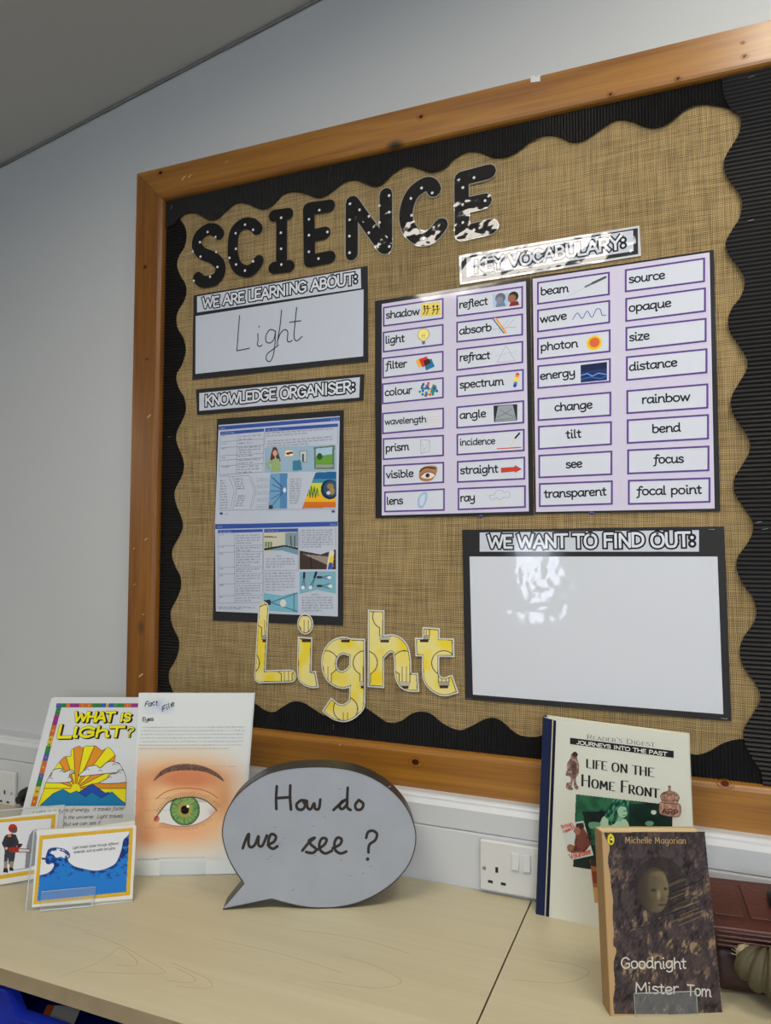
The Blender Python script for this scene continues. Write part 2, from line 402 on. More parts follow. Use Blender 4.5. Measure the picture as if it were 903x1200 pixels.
def vnoise(X, Y, s, seed=0, octv=3):
    out = np.zeros_like(X, float); amp = 1.; tot = 0
    for k in range(octv):
        r = np.random.RandomState(seed+k*7).rand(64, 64); x = X/s*(2**k)+seed*3.1; y = Y/s*(2**k)+seed*1.7
        xi = np.floor(x).astype(int); yi = np.floor(y).astype(int); fx = x-xi; fy = y-yi
        fx = fx*fx*(3-2*fx); fy = fy*fy*(3-2*fy); g = lambda a, b: r[a % 64, b % 64]
        out += amp*((g(xi, yi)*(1-fx)+g(xi+1, yi)*fx)*(1-fy)+(g(xi, yi+1)*(1-fx)+g(xi+1, yi+1)*fx)*fy); tot += amp; amp *= .5
    return out/tot
class Canvas:
    def __init__(s, x0, y0, x1, y1, st, base=(255, 255, 255)):
        xs = np.arange(x0, x1+st*.5, st); ys = np.arange(y0, y1+st*.5, st)
        s.X, s.Y = np.meshgrid(xs, ys); s.x = (s.X[:-1, :-1]+s.X[1:, 1:])/2; s.y = (s.Y[:-1, :-1]+s.Y[1:, 1:])/2
        s.rgb = np.ones(s.x.shape+(3,))*np.array(base, float); s.mask = np.ones(s.x.shape, bool)
    def inside(s, pts):
        r = np.zeros(s.x.shape, bool); n = len(pts)
        for i in range(n):
            (x1, y1), (x2, y2) = pts[i], pts[(i+1) % n]
            if y1 == y2: continue
            c = ((y1 > s.y) != (y2 > s.y)) & (s.x < (x2-x1)*(s.y-y1)/(y2-y1)+x1); r ^= c
        return r
    def clip(s, pts): s.mask &= s.inside(pts)
    def put(s, m, col, a=1.):
        w = (m.astype(float)*a)[..., None] if not isinstance(m, bool) else a
        c = np.array(col, float) if not (isinstance(col, np.ndarray)) else col
        s.rgb = s.rgb*(1-w)+c*w
    def poly(s, pts, col, a=1.): s.put(s.inside(pts), col, a)
    def ell(s, cx, cy, rx, ry, col, a=1., rot=0, soft=0):
        dx, dy = s.x-cx, s.y-cy; c, n = cos(rot), sin(rot); d = np.hypot((dx*c+dy*n)/rx, (-dx*n+dy*c)/ry)
        if soft: s.put(np.clip((1+soft-d)/(2*soft), 0, 1), col, a)
        else: s.put(d < 1, col, a)
    def dist(s, pts):
        d = np.full(s.x.shape, 1e9)
        for (x1, y1), (x2, y2) in zip(pts[:-1], pts[1:]):
            L = (x2-x1)**2+(y2-y1)**2 or 1e-9; t = np.clip(((s.x-x1)*(x2-x1)+(s.y-y1)*(y2-y1))/L, 0, 1)
            d = np.minimum(d, np.hypot(s.x-x1-t*(x2-x1), s.y-y1-t*(y2-y1)))
        return d
    def line(s, pts, w, col, a=1., smooth=False):
        if smooth: pts = smooth_path(pts, 5)
        d = s.dist(pts); s.put(np.clip((w/2-d)/.5+.5, 0, 1), col, a)

def _parse(t):
    adv, rest = t.split(' ', 1); st = []
    for g in rest.split(';'):
        g = g.strip().split(' '); st.append((g[0], [tuple(float(q)/100 for q in p.split(',')) for p in g[1:]]))
    return float(adv)/100, st
_G = {
'a': '94 s 78,82 55,98 28,90 10,60 12,25 30,3 52,8 72,32 80,55;l 80,98 80,20;s 80,20 84,4 94,2',
'b': '92 l 14,150 14,10;s 14,62 30,92 55,98 76,80 82,50 74,18 50,2 28,6 14,20',
'c': '80 s 72,84 48,99 22,86 10,50 20,15 46,1 74,14',
'd': '96 s 78,80 55,98 28,90 10,55 14,20 35,2 60,14 78,40;l 78,150 78,20;s 78,20 82,4 92,2',
'e': '84 s 12,50 45,52 74,62 66,90 42,99 18,84 10,50 20,14 45,1 74,14',
'f': '66 s 74,140 58,152 40,140 34,110 30,20 24,-32 2,-46;l 6,95 62,95',
'g': '94 s 78,82 54,98 26,90 10,58 14,24 34,4 58,16 78,45;s 80,98 80,0 74,-38 45,-54 14,-42',
'h': '94 l 14,150 14,0;s 14,60 34,92 58,98 74,80 78,50 78,15 84,3 92,2',
'i': '42 l 18,94 18,18;s 18,18 22,4 34,2;l 18,142',
'j': '44 s 24,98 24,0 16,-40 -4,-52;l 24,134',
'k': '84 l 14,150 14,0;l 68,96 16,46;s 32,58 52,28 78,2',
'l': '42 l 16,150 16,20;s 16,20 20,4 34,2',
'm': '140 l 14,98 14,0;s 14,62 30,92 48,98 62,85 66,50 66,0;s 66,62 84,92 102,98 116,82 120,50 120,15 126,3 134,2',
'n': '94 l 14,98 14,0;s 14,60 34,92 58,98 74,80 78,50 78,15 84,3 92,2',
'o': '92 s 46,99 20,88 10,50 20,14 46,1 72,14 82,50 72,88 46,99',
'p': '92 l 14,98 14,-52;s 14,62 34,94 58,98 78,78 80,48 70,14 46,1 14,20',
'q': '96 s 78,82 54,98 26,90 10,58 14,24 34,4 58,16 78,45;l 80,98 80,-50;l 80,-50 94,-38',
'r': '64 l 14,98 14,0;s 14,58 28,88 46,98 60,92',
's': '76 s 66,86 44,99 18,90 16,66 40,53 64,38 66,14 42,1 10,12',
't': '62 l 28,132 28,22;s 28,22 34,4 54,6;l 4,97 54,97',
'u': '96 s 14,98 13,50 18,14 40,1 62,14 76,40;l 80,98 80,20;s 80,20 84,4 94,2',
'v': '80 l 6,98 40,0 74,98', 'w': '120 l 6,98 34,0 60,90 86,0 114,98', 'x': '80 l 8,98 72,0;l 72,98 8,0',
'y': '92 s 12,98 14,50 30,20 50,22 76,45;s 78,98 78,0 72,-38 44,-54 14,-42', 'z': '80 l 10,98 70,98 10,0 72,0',
'A': '110 l 6,0 55,145 104,0;l 24,48 86,48', 'B': '98 l 14,0 14,145;s 14,145 60,143 78,110 58,80 14,76;s 14,76 66,74 88,38 62,4 14,0',
'C': '108 s 98,118 66,146 28,128 10,72 28,16 66,-2 100,24', 'D': '110 l 14,0 14,145;s 14,145 62,140 98,104 98,40 62,4 14,0',
'E': '90 l 80,145 14,145 14,0 82,0;l 14,76 70,76', 'F': '84 l 80,145 14,145 14,0;l 14,76 68,76',
'G': '116 s 100,120 66,146 28,128 10,72 28,16 66,-2 102,26;l 102,26 102,66 66,66', 'H': '112 l 14,0 14,145;l 98,0 98,145;l 14,76 98,76',
'I': '50 l 25,0 25,145', 'J': '70 l 52,145 52,36;s 52,36 40,2 6,10', 'K': '100 l 14,0 14,145;l 92,145 16,68;l 38,88 96,0',
'L': '84 l 14,145 14,0 78,0', 'M': '134 l 12,0 20,145 67,40 114,145 122,0', 'N': '112 l 14,0 14,145 98,0 98,145',
'O': '122 s 61,147 24,128 10,72 24,16 61,-2 98,16 112,72 98,128 61,147', 'P': '94 l 14,0 14,145;s 14,145 66,142 86,106 62,70 14,64',
'R': '102 l 14,0 14,145;s 14,145 66,142 86,106 62,72 14,68;l 48,68 94,0', 'S': '94 s 82,122 50,147 16,128 16,96 48,76 80,54 82,20 48,-3 10,20',
'T': '98 l 4,145 94,145;l 49,145 49,0', 'U': '110 l 14,145 14,50;s 14,50 26,8 55,-2 84,8 96,50;l 96,50 96,145', 'V': '106 l 4,145 53,0 102,145',
'W': '150 l 4,145 38,0 75,120 112,0 146,145', 'Y': '98 l 4,145 49,72 94,145;l 49,72 49,0', ' ': '55 l', ':': '42 l 20,26;l 20,96',
'.': '36 l 16,4', ',': '36 l 18,6 12,-16', "'": '30 l 14,150 14,120', '?': '92 s 12,116 30,146 66,144 80,112 62,84 44,66 44,42;l 44,6'}
GL = {}
for _k, _t in _G.items():
    if _k == ' ': GL[_k] = (.55, [])
    else: GL[_k] = _parse(_t)

# ================================================================== the room
def rot_plane(name, pts, m, th, kind='structure'):
    bm = bmesh.new(); vs = [bm.verts.new(p) for p in pts]; f = bm.faces.new(vs)
    r = bmesh.ops.extrude_face_region(bm, geom=[f]); bmesh.ops.translate(bm, verts=[v for v in r['geom'] if isinstance(v, bmesh.types.BMVert)], vec=th)
    return tag(from_bm(name, bm, m), kind=kind)
XL, XR = -4.2, 2.6
tag(box('wall_front', XL, XR, 0, .12, 0, ceil_z(XR), WALL), kind='structure')
tag(box('floor', XL, XR, BACK, 0, -.05, 0, FLOORM), kind='structure')
rot_plane('ceiling', [(XL, BACK, ceil_z(XL)), (XR, BACK, ceil_z(XR)), (XR, 0, ceil_z(XR)), (XL, 0, ceil_z(XL))], CEIL, (0, 0, .08))
tag(box('wall_left', XL-.1, XL, BACK, 0, 0, ceil_z(XL), WALL), kind='structure')
tag(box('wall_right', XR, XR+.1, BACK, 0, 0, ceil_z(XR), WALL), kind='structure')
# back wall with three window openings
bm = bmesh.new(); xs = sorted(WINDOWS); cx = XL
zt = min(ceil_z(XL), ceil_z(XL))+1.0
zs, ze = xs[0][2], 9
for (a, b, z0, z1) in xs:
    add_box(bm, cx, a, BACK-.15, BACK, 0, ceil_z(XR)); add_box(bm, a, b, BACK-.15, BACK, 0, z0); add_box(bm, a, b, BACK-.15, BACK, z1, ceil_z(XR)); cx = b
add_box(bm, cx, XR, BACK-.15, BACK, 0, ceil_z(XR))
tag(from_bm('wall_back', bm, WALL), kind='structure')
DAY = emis('daylight_sky', (226, 236, 252), DAYLIGHT)
for i, (a, b, z0, z1) in enumerate(xs):
    w = tag(thing('window_%d' % (i+1), None, None, Matrix.Translation((0, 0, 0))), kind='structure')
    bm = bmesh.new()
    for q in ((a, a+.05, z0, z1), (b-.05, b, z0, z1), (a, b, z0, z0+.05), (a, b, z1-.05, z1)): add_box(bm, q[0], q[1], BACK-.11, BACK-.05, q[2], q[3])
    from_bm('window_frame', bm, WHITE_PVC, w)
    box('daylight_pane', a+.05, b-.05, BACK-.09, BACK-.085, z0+.05, z1-.05, DAY, w)
# hairline join where the sloping ceiling meets the wall
bm = bmesh.new(); add_tube(bm, [(XL+.02, -.004, ceil_z(XL+.02)-.004), (XR-.02, -.004, ceil_z(XR-.02)-.004)], .003, 6)
tag(from_bm('trim_1', bm, mat('joint_filler', (120, 120, 118), .8)), kind='structure')
# recessed lamp panels; the one near the left wall is an added fill
LM = emis('lamp_diffuser', (255, 246, 232), LAMP)
pos = ['over the board', 'near the right end of the board wall', 'at the right rear of the room', 'near the left wall, added to brighten the left side']
for i, (x, y, a, b) in enumerate(LAMPS):
    sl = math.atan(CS)
    m4 = Matrix.Translation((x, y, ceil_z(x)-.002)) @ Matrix.Rotation(-sl, 4, 'Y')
    t = thing('ceiling_light', 'white square lamp panel in the sloping ceiling '+pos[i], 'ceiling light', m4, 'ceiling lamp panels')
    bm = bmesh.new()
    for q in ((-a/2-.03, -a/2, -b/2-.03, b/2+.03), (a/2, a/2+.03, -b/2-.03, b/2+.03), (-a/2, a/2, -b/2-.03, -b/2), (-a/2, a/2, b/2, b/2+.03)): add_box(bm, *q, -.032, 0)
    from_bm('frame', bm, WHITE_PVC, t); box('diffuser', -a/2, a/2, -b/2, b/2, -.014, -.006, LM, t)

# ================================================================== dado trunking
TR = .05                      # how far it stands off the wall
zt = ZC-.4312; zg = ZC-.4833
def profile(name, prof, x0, x1, m, parent=None):
    bm = bmesh.new(); A = [bm.verts.new((x0, y, z)) for y, z in prof]; B = [bm.verts.new((x1, y, z)) for y, z in prof]; n = len(prof)
    bm.faces.new(A); bm.faces.new(B[::-1])
    for i in range(n): bm.faces.new((A[i], A[(i+1) % n], B[(i+1) % n], B[i]))
    return from_bm(name, bm, m, parent)
tr = tag(thing('trim_2', None, None, Matrix.Translation((0, 0, 0))), kind='structure')
arc = [(-TR+.004-.004*sin(t)*0+.008*(1-cos(t))*1, zt-.008+.008*sin(t)) for t in (0, .4, .8, 1.2, 1.57)]
profile('upper_cover', [(0, zt)]+arc[::-1]+[(-TR-.001, zt-.016), (-TR, zg+.0012), (0, zg+.0012)], XL, XR, WHITE_PVC, tr)
profile('lower_cover', [(0, zg-.0004), (-TR+.0015, zg-.0004), (-TR+.0005, zg-.004), (-TR+.0005, DESK_Z-.06), (0, DESK_Z-.06)], XL, XR, WHITE_PVC, tr)

# sockets
T = wallplane(TR)
def socket(px, py, label, second=False):
    P = T.sub(px, py); m = P.mat(); t = thing('wall_socket', label, 'wall socket', m, 'twin mains sockets')
    w, h, d = .146, .0835, .009
    bm = bmesh.new(); add_box(bm, 0, w, -h, 0, 0, d, .003, 3); from_bm('plate', bm, PLATE, t)
    for k in range(2):
        cx = .0445+k*.057
        if k == 0: cx = .030
        if k == 1: cx = .116
        for (x, y, a, b) in ((cx, -.046, .0024, .0045), (cx-.011, -.067, .0042, .0022), (cx+.011, -.067, .0042, .0022)):
            bm = bmesh.new(); add_box(bm, x-a-.0012, x+a+.0012, y-b-.0012, y+b+.0012, d-.0002, d+.0003); from_bm('pin_surround', bm, PLATE, t)
            box('pin_hole', x-a, x+a, y-b, y+b, d, d+.0006, BLACK, t)
    for x in (.0615, .0805):
        bm = bmesh.new(); add_box(bm, x-.0065, x+.0065, -.041, -.014, d-.001, d+.0045, .0015, 2)
        for v in bm.verts:
            if v.co.z > d+.002 and v.co.y > -.027: v.co.z -= .0025
        from_bm('rocker_switch', bm, mat('switch_plastic', (198, 200, 200), .35), t)
    for x in (.0085, w-.0085):
        bm = bmesh.new(); bmesh.ops.create_cone(bm, cap_ends=True, segments=14, radius1=.0033, radius2=.0033, depth=.001, matrix=Matrix.Translation((x, -.0465, d+.0004)))
        s_ = from_bm('screw', bm, STEEL, t)
        box('screw_slot', x-.0026, x+.0026, -.0469, -.0461, d+.0008, d+.001, BLACK, s_)
    return t
socket(563, 981, 'white twin wall socket between the speech bubble sign and the tall book')
# the left socket: its switches stand at x 17..30
s2 = socket(-32, 896, 'white twin wall socket at the left edge behind the firefighter card')
P = T.sub(31.5, 933)
t = thing('cable_grommet', 'round black cable grommet in the trunking behind the sunburst sheet', 'grommet', P.mat())
bm = bmesh.new(); bmesh.ops.create_cone(bm, cap_ends=True, segments=28, radius1=.021, radius2=.019, depth=.012, matrix=Matrix.Translation((.004, 0, .006)))
from_bm('body', bm, BLACK, t)
bm = bmesh.new(); bmesh.ops.create_cone(bm, cap_ends=True, segments=20, radius1=.009, radius2=.008, depth=.02, matrix=Matrix.Translation((.004, 0, .018)))
from_bm('cable_nozzle', bm, BLACK, t)

# ================================================================== storage units (desk)
DF, SEAM, TOPT = -.531, -.2470, .022
TRAYBLUE = mat('blue_tray_plastic', (22, 42, 158), .35)
for (x0, x1, lab) in ((-1.72, SEAM-.0012, 'maple storage unit with blue trays under its long worktop, left of the worktop joint'), (SEAM+.0012, 1.1, 'maple storage unit under the worktop right of the joint, carrying the novels')):
    t = thing('storage_unit', lab, 'cabinet', Matrix.Translation((x0, DF, 0)))
    w = x1-x0; d = -TR-.001-DF
    bm = bmesh.new(); add_box(bm, 0, w, .0, d, DESK_Z-TOPT, DESK_Z); top = from_bm('worktop', bm, [BEECH, EDGE], t)
    for p in top.data.polygons:
        if abs(p.normal.z) < .5: p.material_index = 1
    bm = bmesh.new(); add_box(bm, -.0, .0012, 0, d, DESK_Z-TOPT, DESK_Z-.0003)
    for x in (.01, w/2-.009, w-.028): box('side_panel', x, x+.018, .012, d, .05, DESK_Z-TOPT, EDGE, t)
    bm.free()
    box('back_panel', .01, w-.01, d-.008, d, .05, DESK_Z-TOPT, EDGE, t)
    box('plinth', .02, w-.02, .03, d-.02, 0, .05, EDGE, t)
DPn = Plane((-.9, -.3, DESK_Z), (1, 0, 0), (0, 1, 0)); c9 = crop(0, 1055, 3.082)
gc = (170, 154, 120); gm = ink_mat('grain_ink', .5, .1, .3, 0, 1); su = [o for o in C.objects if o.name == 'storage_unit'][0]
for q in (c9(220, 275, 330, 235, 400, 195, 430, 172, 470, 195, 496, 225, 480, 238, 420, 232), c9(300, 258, 400, 262, 500, 265, 590, 264, 585, 248, 540, 222, 470, 180, 380, 140, 300, 118), c9(600, 290, 680, 298, 706, 290, 690, 272, 640, 248), c9(640, 310, 720, 318, 766, 312, 750, 285, 700, 260, 620, 225),
          [(640, 1125), (670, 1130), (690, 1140), (660, 1152), (600, 1148)], [(400, 1120), (440, 1132), (470, 1150), (440, 1158), (380, 1150)], [(350, 1090), (420, 1100), (480, 1118)], [(250, 1100), (330, 1118), (400, 1140)]):
    k = Ink(DPn); k.line(q, .0013, gc, .00005, smooth=True); g_ = k.build('grain_figure', su, gm); g_.matrix_parent_inverse = Matrix.Identity(4); g_.matrix_basis = Matrix.Translation((DPn.o.x+1.72, DPn.o.y-DF, DPn.o.z))
# trays (shallow blue trays with a dipped rim)
def traydip():
    Y = DF+.018; PL = Plane((0, Y, ZC), (1, 0, 0), (0, 0, 1)); return PL
PLt = traydip()
zr = DESK_Z-TOPT-.010
def tray(cx, label):
    w, dp, h = .312, .40, .075; hw = w/2
    t = thing('storage_tray', label, 'tray', Matrix.Translation((cx, DF+.016, zr)), 'blue trays in the left storage unit')
    # front wall with a wide dip between two high corners
    out = [(-hw, 0), (-hw+.055, 0), (-hw+.075, -.030), (hw-.075, -.030), (hw-.055, 0), (hw, 0), (hw-.01, -h), (-hw+.01, -h)]
    bm = bmesh.new(); lo = [bm.verts.new((x, 0, z)) for x, z in out]; hi = [bm.verts.new((x, .003, z)) for x, z in out]
    n = len(out); bm.faces.new(lo); bm.faces.new(hi[::-1])
    for i in range(n): bm.faces.new((lo[i], hi[i], hi[(i+1) % n], lo[(i+1) % n]))
    for s_ in (-1, 1):
        add_box(bm, min(s_*(hw-.012), s_*(hw-.009)), max(s_*(hw-.012), s_*(hw-.009)), .003, dp, -h, -.002)
    add_box(bm, -hw+.01, hw-.01, dp-.003, dp, -h, -.002); add_box(bm, -hw+.01, hw-.01, .0, dp, -h-.003, -h)
    from_bm('tray_body', bm, TRAYBLUE, t)
    bm = bmesh.new()
    rim = [(-hw, 0), (-hw+.055, 0), (-hw+.075, -.030), (hw-.075, -.030), (hw-.055, 0), (hw, 0)]
    for (x0, z0), (x1, z1) in zip(rim[:-1], rim[1:]):
        q = [(x0, -.014, z0), (x1, -.014, z1), (x1, .004, z1), (x0, .004, z0)]; a = [bm.verts.new(p) for p in q]; b = [bm.verts.new((p[0], p[1], p[2]+.003)) for p in q]
        bm.faces.new(a); bm.faces.new(b[::-1])
        for i in range(4): bm.faces.new((a[i], b[i], b[(i+1) % 4], a[(i+1) % 4]))
    for s_ in (-1, 1): add_box(bm, min(s_*hw, s_*(hw-.014)), max(s_*hw, s_*(hw-.014)), .004, dp, 0, .003)
    from_bm('rim', bm, TRAYBLUE, t)
    return t
xa = PLt.at(30, 1183)[0]
TX = xa+.312/2-.075
tl = ['blue storage tray behind the leftmost bottom corner of the picture', 'blue storage tray in the dark gap below the worktop edge', 'third blue storage tray along under the worktop']
for k in range(3): tray(TX+(k-1)*.322, tl[k])
lt = thing('paper_slip', 'scrap of white and orange paper lying in the blue tray', 'paper', Matrix.Translation((TX-.02, DF+.06, zr-.064)))
box('slip', -.055, -.015, 0, .03, 0, .001, mat('paper_white', (210, 214, 216), .6), lt).rotation_euler = (.5, 0, .3)
box('orange_edge', -.066, -.056, 0, .03, 0, .0012, mat('orange_card', (214, 96, 40), .6), lt).rotation_euler = (.5, 0, .3)

# ================================================================== display board
B0 = wallplane(0); FP = .022
fl, ft, fb = -1.1514*(1-FP/DIST), ZC+.8595*(1-FP/DIST), ZC-.4407*(1-FP/DIST)
FW = .0735; fr = .62
bd = thing('display_board', 'large wall display board with a chunky orange varnished pine frame', 'notice board', Matrix.Translation((fl, 0, fb)))
Hh = ft-fb; Ww = fr-fl
def rail(a, b, c, d, m, horizontal):
    """a,b outer ends, c,d inner ends in the frame plane (x, z); rounded inner edge"""
    bm = bmesh.new()
    def pt(o, i, f, y): return (o[0]+(i[0]-o[0])*f, y, o[1]+(i[1]-o[1])*f)
    prof = [(0, 0), (0, -FP+.002), (.02, -FP), (.86, -FP), (.92, -FP+.0015), (.965, -FP+.005), (.99, -FP+.010), (1, -FP+.016), (1, 0)]
    A = [bm.verts.new(pt(a, c, f, y)) for f, y in prof]; B = [bm.verts.new(pt(b, d, f, y)) for f, y in prof]; n = len(prof)
    bm.faces.new(A); bm.faces.new(B[::-1])
    for i in range(n): bm.faces.new((A[i], A[(i+1) % n], B[(i+1) % n], B[i]))
    o = from_bm('frame_rail', bm, m, bd)
    for p in o.data.polygons: p.use_smooth = False
    return o
O = [(0, 0), (Ww, 0), (Ww, Hh), (0, Hh)]; g = .0006
I = [(FW, FW), (Ww-FW, FW), (Ww-FW, Hh-FW), (FW, Hh-FW)]
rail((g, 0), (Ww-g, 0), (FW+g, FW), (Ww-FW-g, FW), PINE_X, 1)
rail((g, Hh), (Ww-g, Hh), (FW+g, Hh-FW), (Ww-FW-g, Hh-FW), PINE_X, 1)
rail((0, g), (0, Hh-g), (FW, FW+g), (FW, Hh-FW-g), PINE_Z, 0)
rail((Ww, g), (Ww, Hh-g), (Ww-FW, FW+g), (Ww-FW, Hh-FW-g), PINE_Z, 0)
box('backing_panel', .02, Ww-.02, -.004, 0, .02, Hh-.02, mat('softboard', (60, 55, 50), .9), bd)
# worn dents and knots in the frame
kn = Ink(Plane((fl, -FP-.0001, fb), (1, 0, 0), (0, 0, 1)))
KP = Plane((fl, -FP, fb), (1, 0, 0), (0, 0, 1)); kn = Ink(KP)
for (x, y, r, c) in ((188, 202.5, .005, (40, 20, 8)), (170, 313, .0045, (70, 34, 12)), (493, 137, .0045, (60, 32, 14)), (172, 421, .003, (90, 45, 15)), (486.5, 893, .007, (54, 24, 8)), (849, 918, .006, (90, 42, 16)), (872, 66, .003, (92, 72, 56)), (715, 110.5, .003, (60, 34, 16)), (794, 92, .003, (62, 36, 18)), (870, 50, .002, (120, 84, 44))):
    kn.disc((x, y), r, c, .0002, 12, r*.75); 
    for k in range(7):
        a = k*.9; x2, y2 = KP.at(x, y); rr = r*(1.5+.12*k)
        kn.line([(x2+rr*cos(a+q*.3), y2+rr*.7*sin(a+q*.3)) for q in range(4)], .0008, (112, 64, 24), .0002, local=True)
for (x, y, s_) in ((215, 209, .009), (222, 207, .007), (265.5, 190, .004), (174.5, 488, .008), (171, 632, .006), (157, 643, .004), (165, 791.5, .009), (157.5, 685, .004), (168, 720, .004), (398, 873, .004), (640, 70, .0)):
    if s_: 
        x2, y2 = KP.at(x, y); kn.line([(x2-s_*.4, y2-s_*.3), (x2, y2+s_*.1), (x2+s_*.5, y2+s_*.35)], s_*.35, (206, 170, 110), .0002, local=True)
x2, y2 = KP.at(627.5, 91.5); kn.poly([(x2-.009, y2-.006), (x2+.008, y2-.008), (x2+.008, y2+.005), (x2+.001, y2+.002), (x2-.004, y2+.006), (x2-.009, y2+.004)], (206, 212, 214), .0003, local=True)
o = kn.build('knots_and_dents', bd); o.matrix_parent_inverse = Matrix.Identity(4)
o.matrix_basis = Matrix(((1, 0, 0, 0), (0, 0, -1, -FP), (0, 1, 0, 0), (0, 0, 0, 1)))

# hessian sheet
ix0, ix1, iz0, iz1 = fl+FW-.004, fr-FW+.004, fb+FW-.004, ft-FW+.004
NX, NZ = 420, 60; gx, gz = np.meshgrid(np.linspace(0, ix1-ix0, NX), np.linspace(0, iz1-iz0, NZ))
hz = vnoise(gx, gz, .35, 3, 3)*.0014
def crease(x, z, X, Z): return None
cxp = B0.at(797, 200)[0]-ix0
hz += .0014*np.exp(-((gx-cxp-.03*(gz-.9))/.007)**2)*(gz > .75)
v = [(float(a), float(b), float(c)) for a, b, c in zip(gx.ravel(), gz.ravel(), hz.ravel())]
f = [(j*NX+i, j*NX+i+1, (j+1)*NX+i+1, (j+1)*NX+i) for j in range(NZ-1) for i in range(NX-1)]
me = bpy.data.meshes.new('hessian_cloth'); me.from_pydata(v, [], f)
for p in me.polygons: p.use_smooth = True
HM = Plane((ix0, -.0042, iz0), (1, 0, 0), (0, 0, 1))
hs = link('hessian_cloth', me, None, BURLAP); hs.matrix_world = HM.mat()
tag(hs, 'coarse brown hessian cloth stretched over the whole inside of the board', 'cloth')

# corrugated scalloped borders
top_px = [(180, 268), (193, 267), (202, 264.3), (210.6, 256), (217, 251), (225, 249.3), (235.3, 252.4), (244.5, 257.9), (253.6, 257), (264.6, 247.8), (273.8, 240), (282, 237.4), (292, 239.6), (300, 243.2), (308, 245.4), (319.6, 240.5), (331, 228.5), (342.6, 224.7), (355.6, 226), (374.3, 232), (388.7, 224.7), (403, 213.8), (417.5, 211.2), (436.5, 218.3), (448.7, 215.3), (461, 203), (475.5, 195), (487, 196), (500, 201.4), (509.6, 201.4), (521.8, 196.6), (534, 185), (549, 177.8), (563, 179), (577, 184.3), (592, 184.3), (606, 178), (622, 166), (637, 159), (652, 159.5), (668, 166), (680, 166), (693, 159), (706, 150), (716, 143.5), (727, 140.2), (740.4, 142.5), (754, 148), (767.4, 149.9), (783, 144.7), (796.6, 133.5), (810, 125.2), (823.6, 122.2), (839, 123.8), (852.8, 127.4), (866, 132), (900, 136)]
left_px = [(212, 235), (208, 248), (210.6, 256), (217, 266), (218.8, 277), (216, 290), (209.6, 301), (207.8, 312), (211.5, 323), (217, 332), (218.8, 341.3), (216, 352.3), (208.7, 365), (206.9, 374.3), (208.7, 385.3), (215, 396.3), (217.9, 411), (213.3, 427.5), (207.8, 436.7), (206.9, 445.8), (210.6, 456.8), (216, 466), (217.9, 477), (216, 488), (208.7, 502.6), (206.5, 511.8), (207.8, 521), (213.3, 533.8), (215.7, 544.8), (213.3, 557.6), (206, 572.3), (204.5, 581.5), (207.8, 594.3), (212.4, 605.3), (214.4, 617), (210.2, 629), (203, 641.7), (201.9, 652), (206, 664.6), (211.3, 675), (212.3, 687.5), (208, 700), (200.8, 714.6), (200.2, 725), (204, 737.5), (209.2, 748), (209.8, 760.4), (205, 775), (198.8, 785.4), (198.3, 798), (203, 810.4), (207, 822), (206, 836), (200, 850), (197, 862)]
right_px = [(847, 80), (847, 92), (846.5, 108), (855, 127), (866, 135.7), (867.4, 150.3), (861.8, 163.8), (850.6, 181.8), (847.9, 193), (850.6, 206.5), (859.6, 218.9), (867.4, 231.2), (869, 242.5), (866, 256), (860, 265.5), (852.4, 278.4), (849.8, 288.8), (855, 301.7), (865.3, 314.6), (872.5, 330), (867.9, 346.9), (857.5, 361), (853, 374), (855, 389.5), (865.3, 405), (874.3, 420.5), (874.3, 433.5), (865.3, 449), (857, 464.5), (856.2, 477.4), (861.4, 490.3), (870.4, 503.2), (878.2, 518.7), (876.9, 531.7), (867.9, 547.2), (859.8, 562), (861, 579), (870.4, 593.7), (880.6, 609.8), (882, 622.9), (874.8, 637.5), (864.5, 652), (862.5, 666.6), (870.4, 684), (880.6, 698.7), (885.8, 716.2), (882, 730.8), (871.8, 745.3), (866.6, 759.9), (868.9, 777.4), (880.6, 794.9), (889.3, 809.5), (890.2, 821), (882, 835.7), (871.8, 853), (871, 866), (879, 885), (890, 902), (893, 915), (893, 925)]
bot_px = [(175, 826), (195, 832), (210, 822), (225, 812), (240, 813), (255, 822), (270, 826), (285, 820), (300, 824.9), (308, 830.8), (320, 834.7), (332, 827.8), (343.8, 821.9), (355.8, 823.4), (367.7, 830.8), (379.7, 838), (392, 840.5), (404, 836), (416, 830), (427.6, 829.3), (439.5, 836.8), (454.5, 846.4), (469.4, 845), (481.4, 836.8), (493.3, 833.8), (505.3, 836.8), (520, 848.5), (538.2, 855.5), (551.8, 850.9), (570.9, 841.6), (585.7, 843.7), (604.8, 859.4), (621.8, 863.6), (636, 861), (652, 851), (670, 848), (688, 858), (706, 871), (726, 875), (744, 868), (760, 858), (778, 860), (796, 874), (812.6, 884), (829.6, 880.6), (846.5, 871), (867.8, 866), (890, 872), (920, 890)]
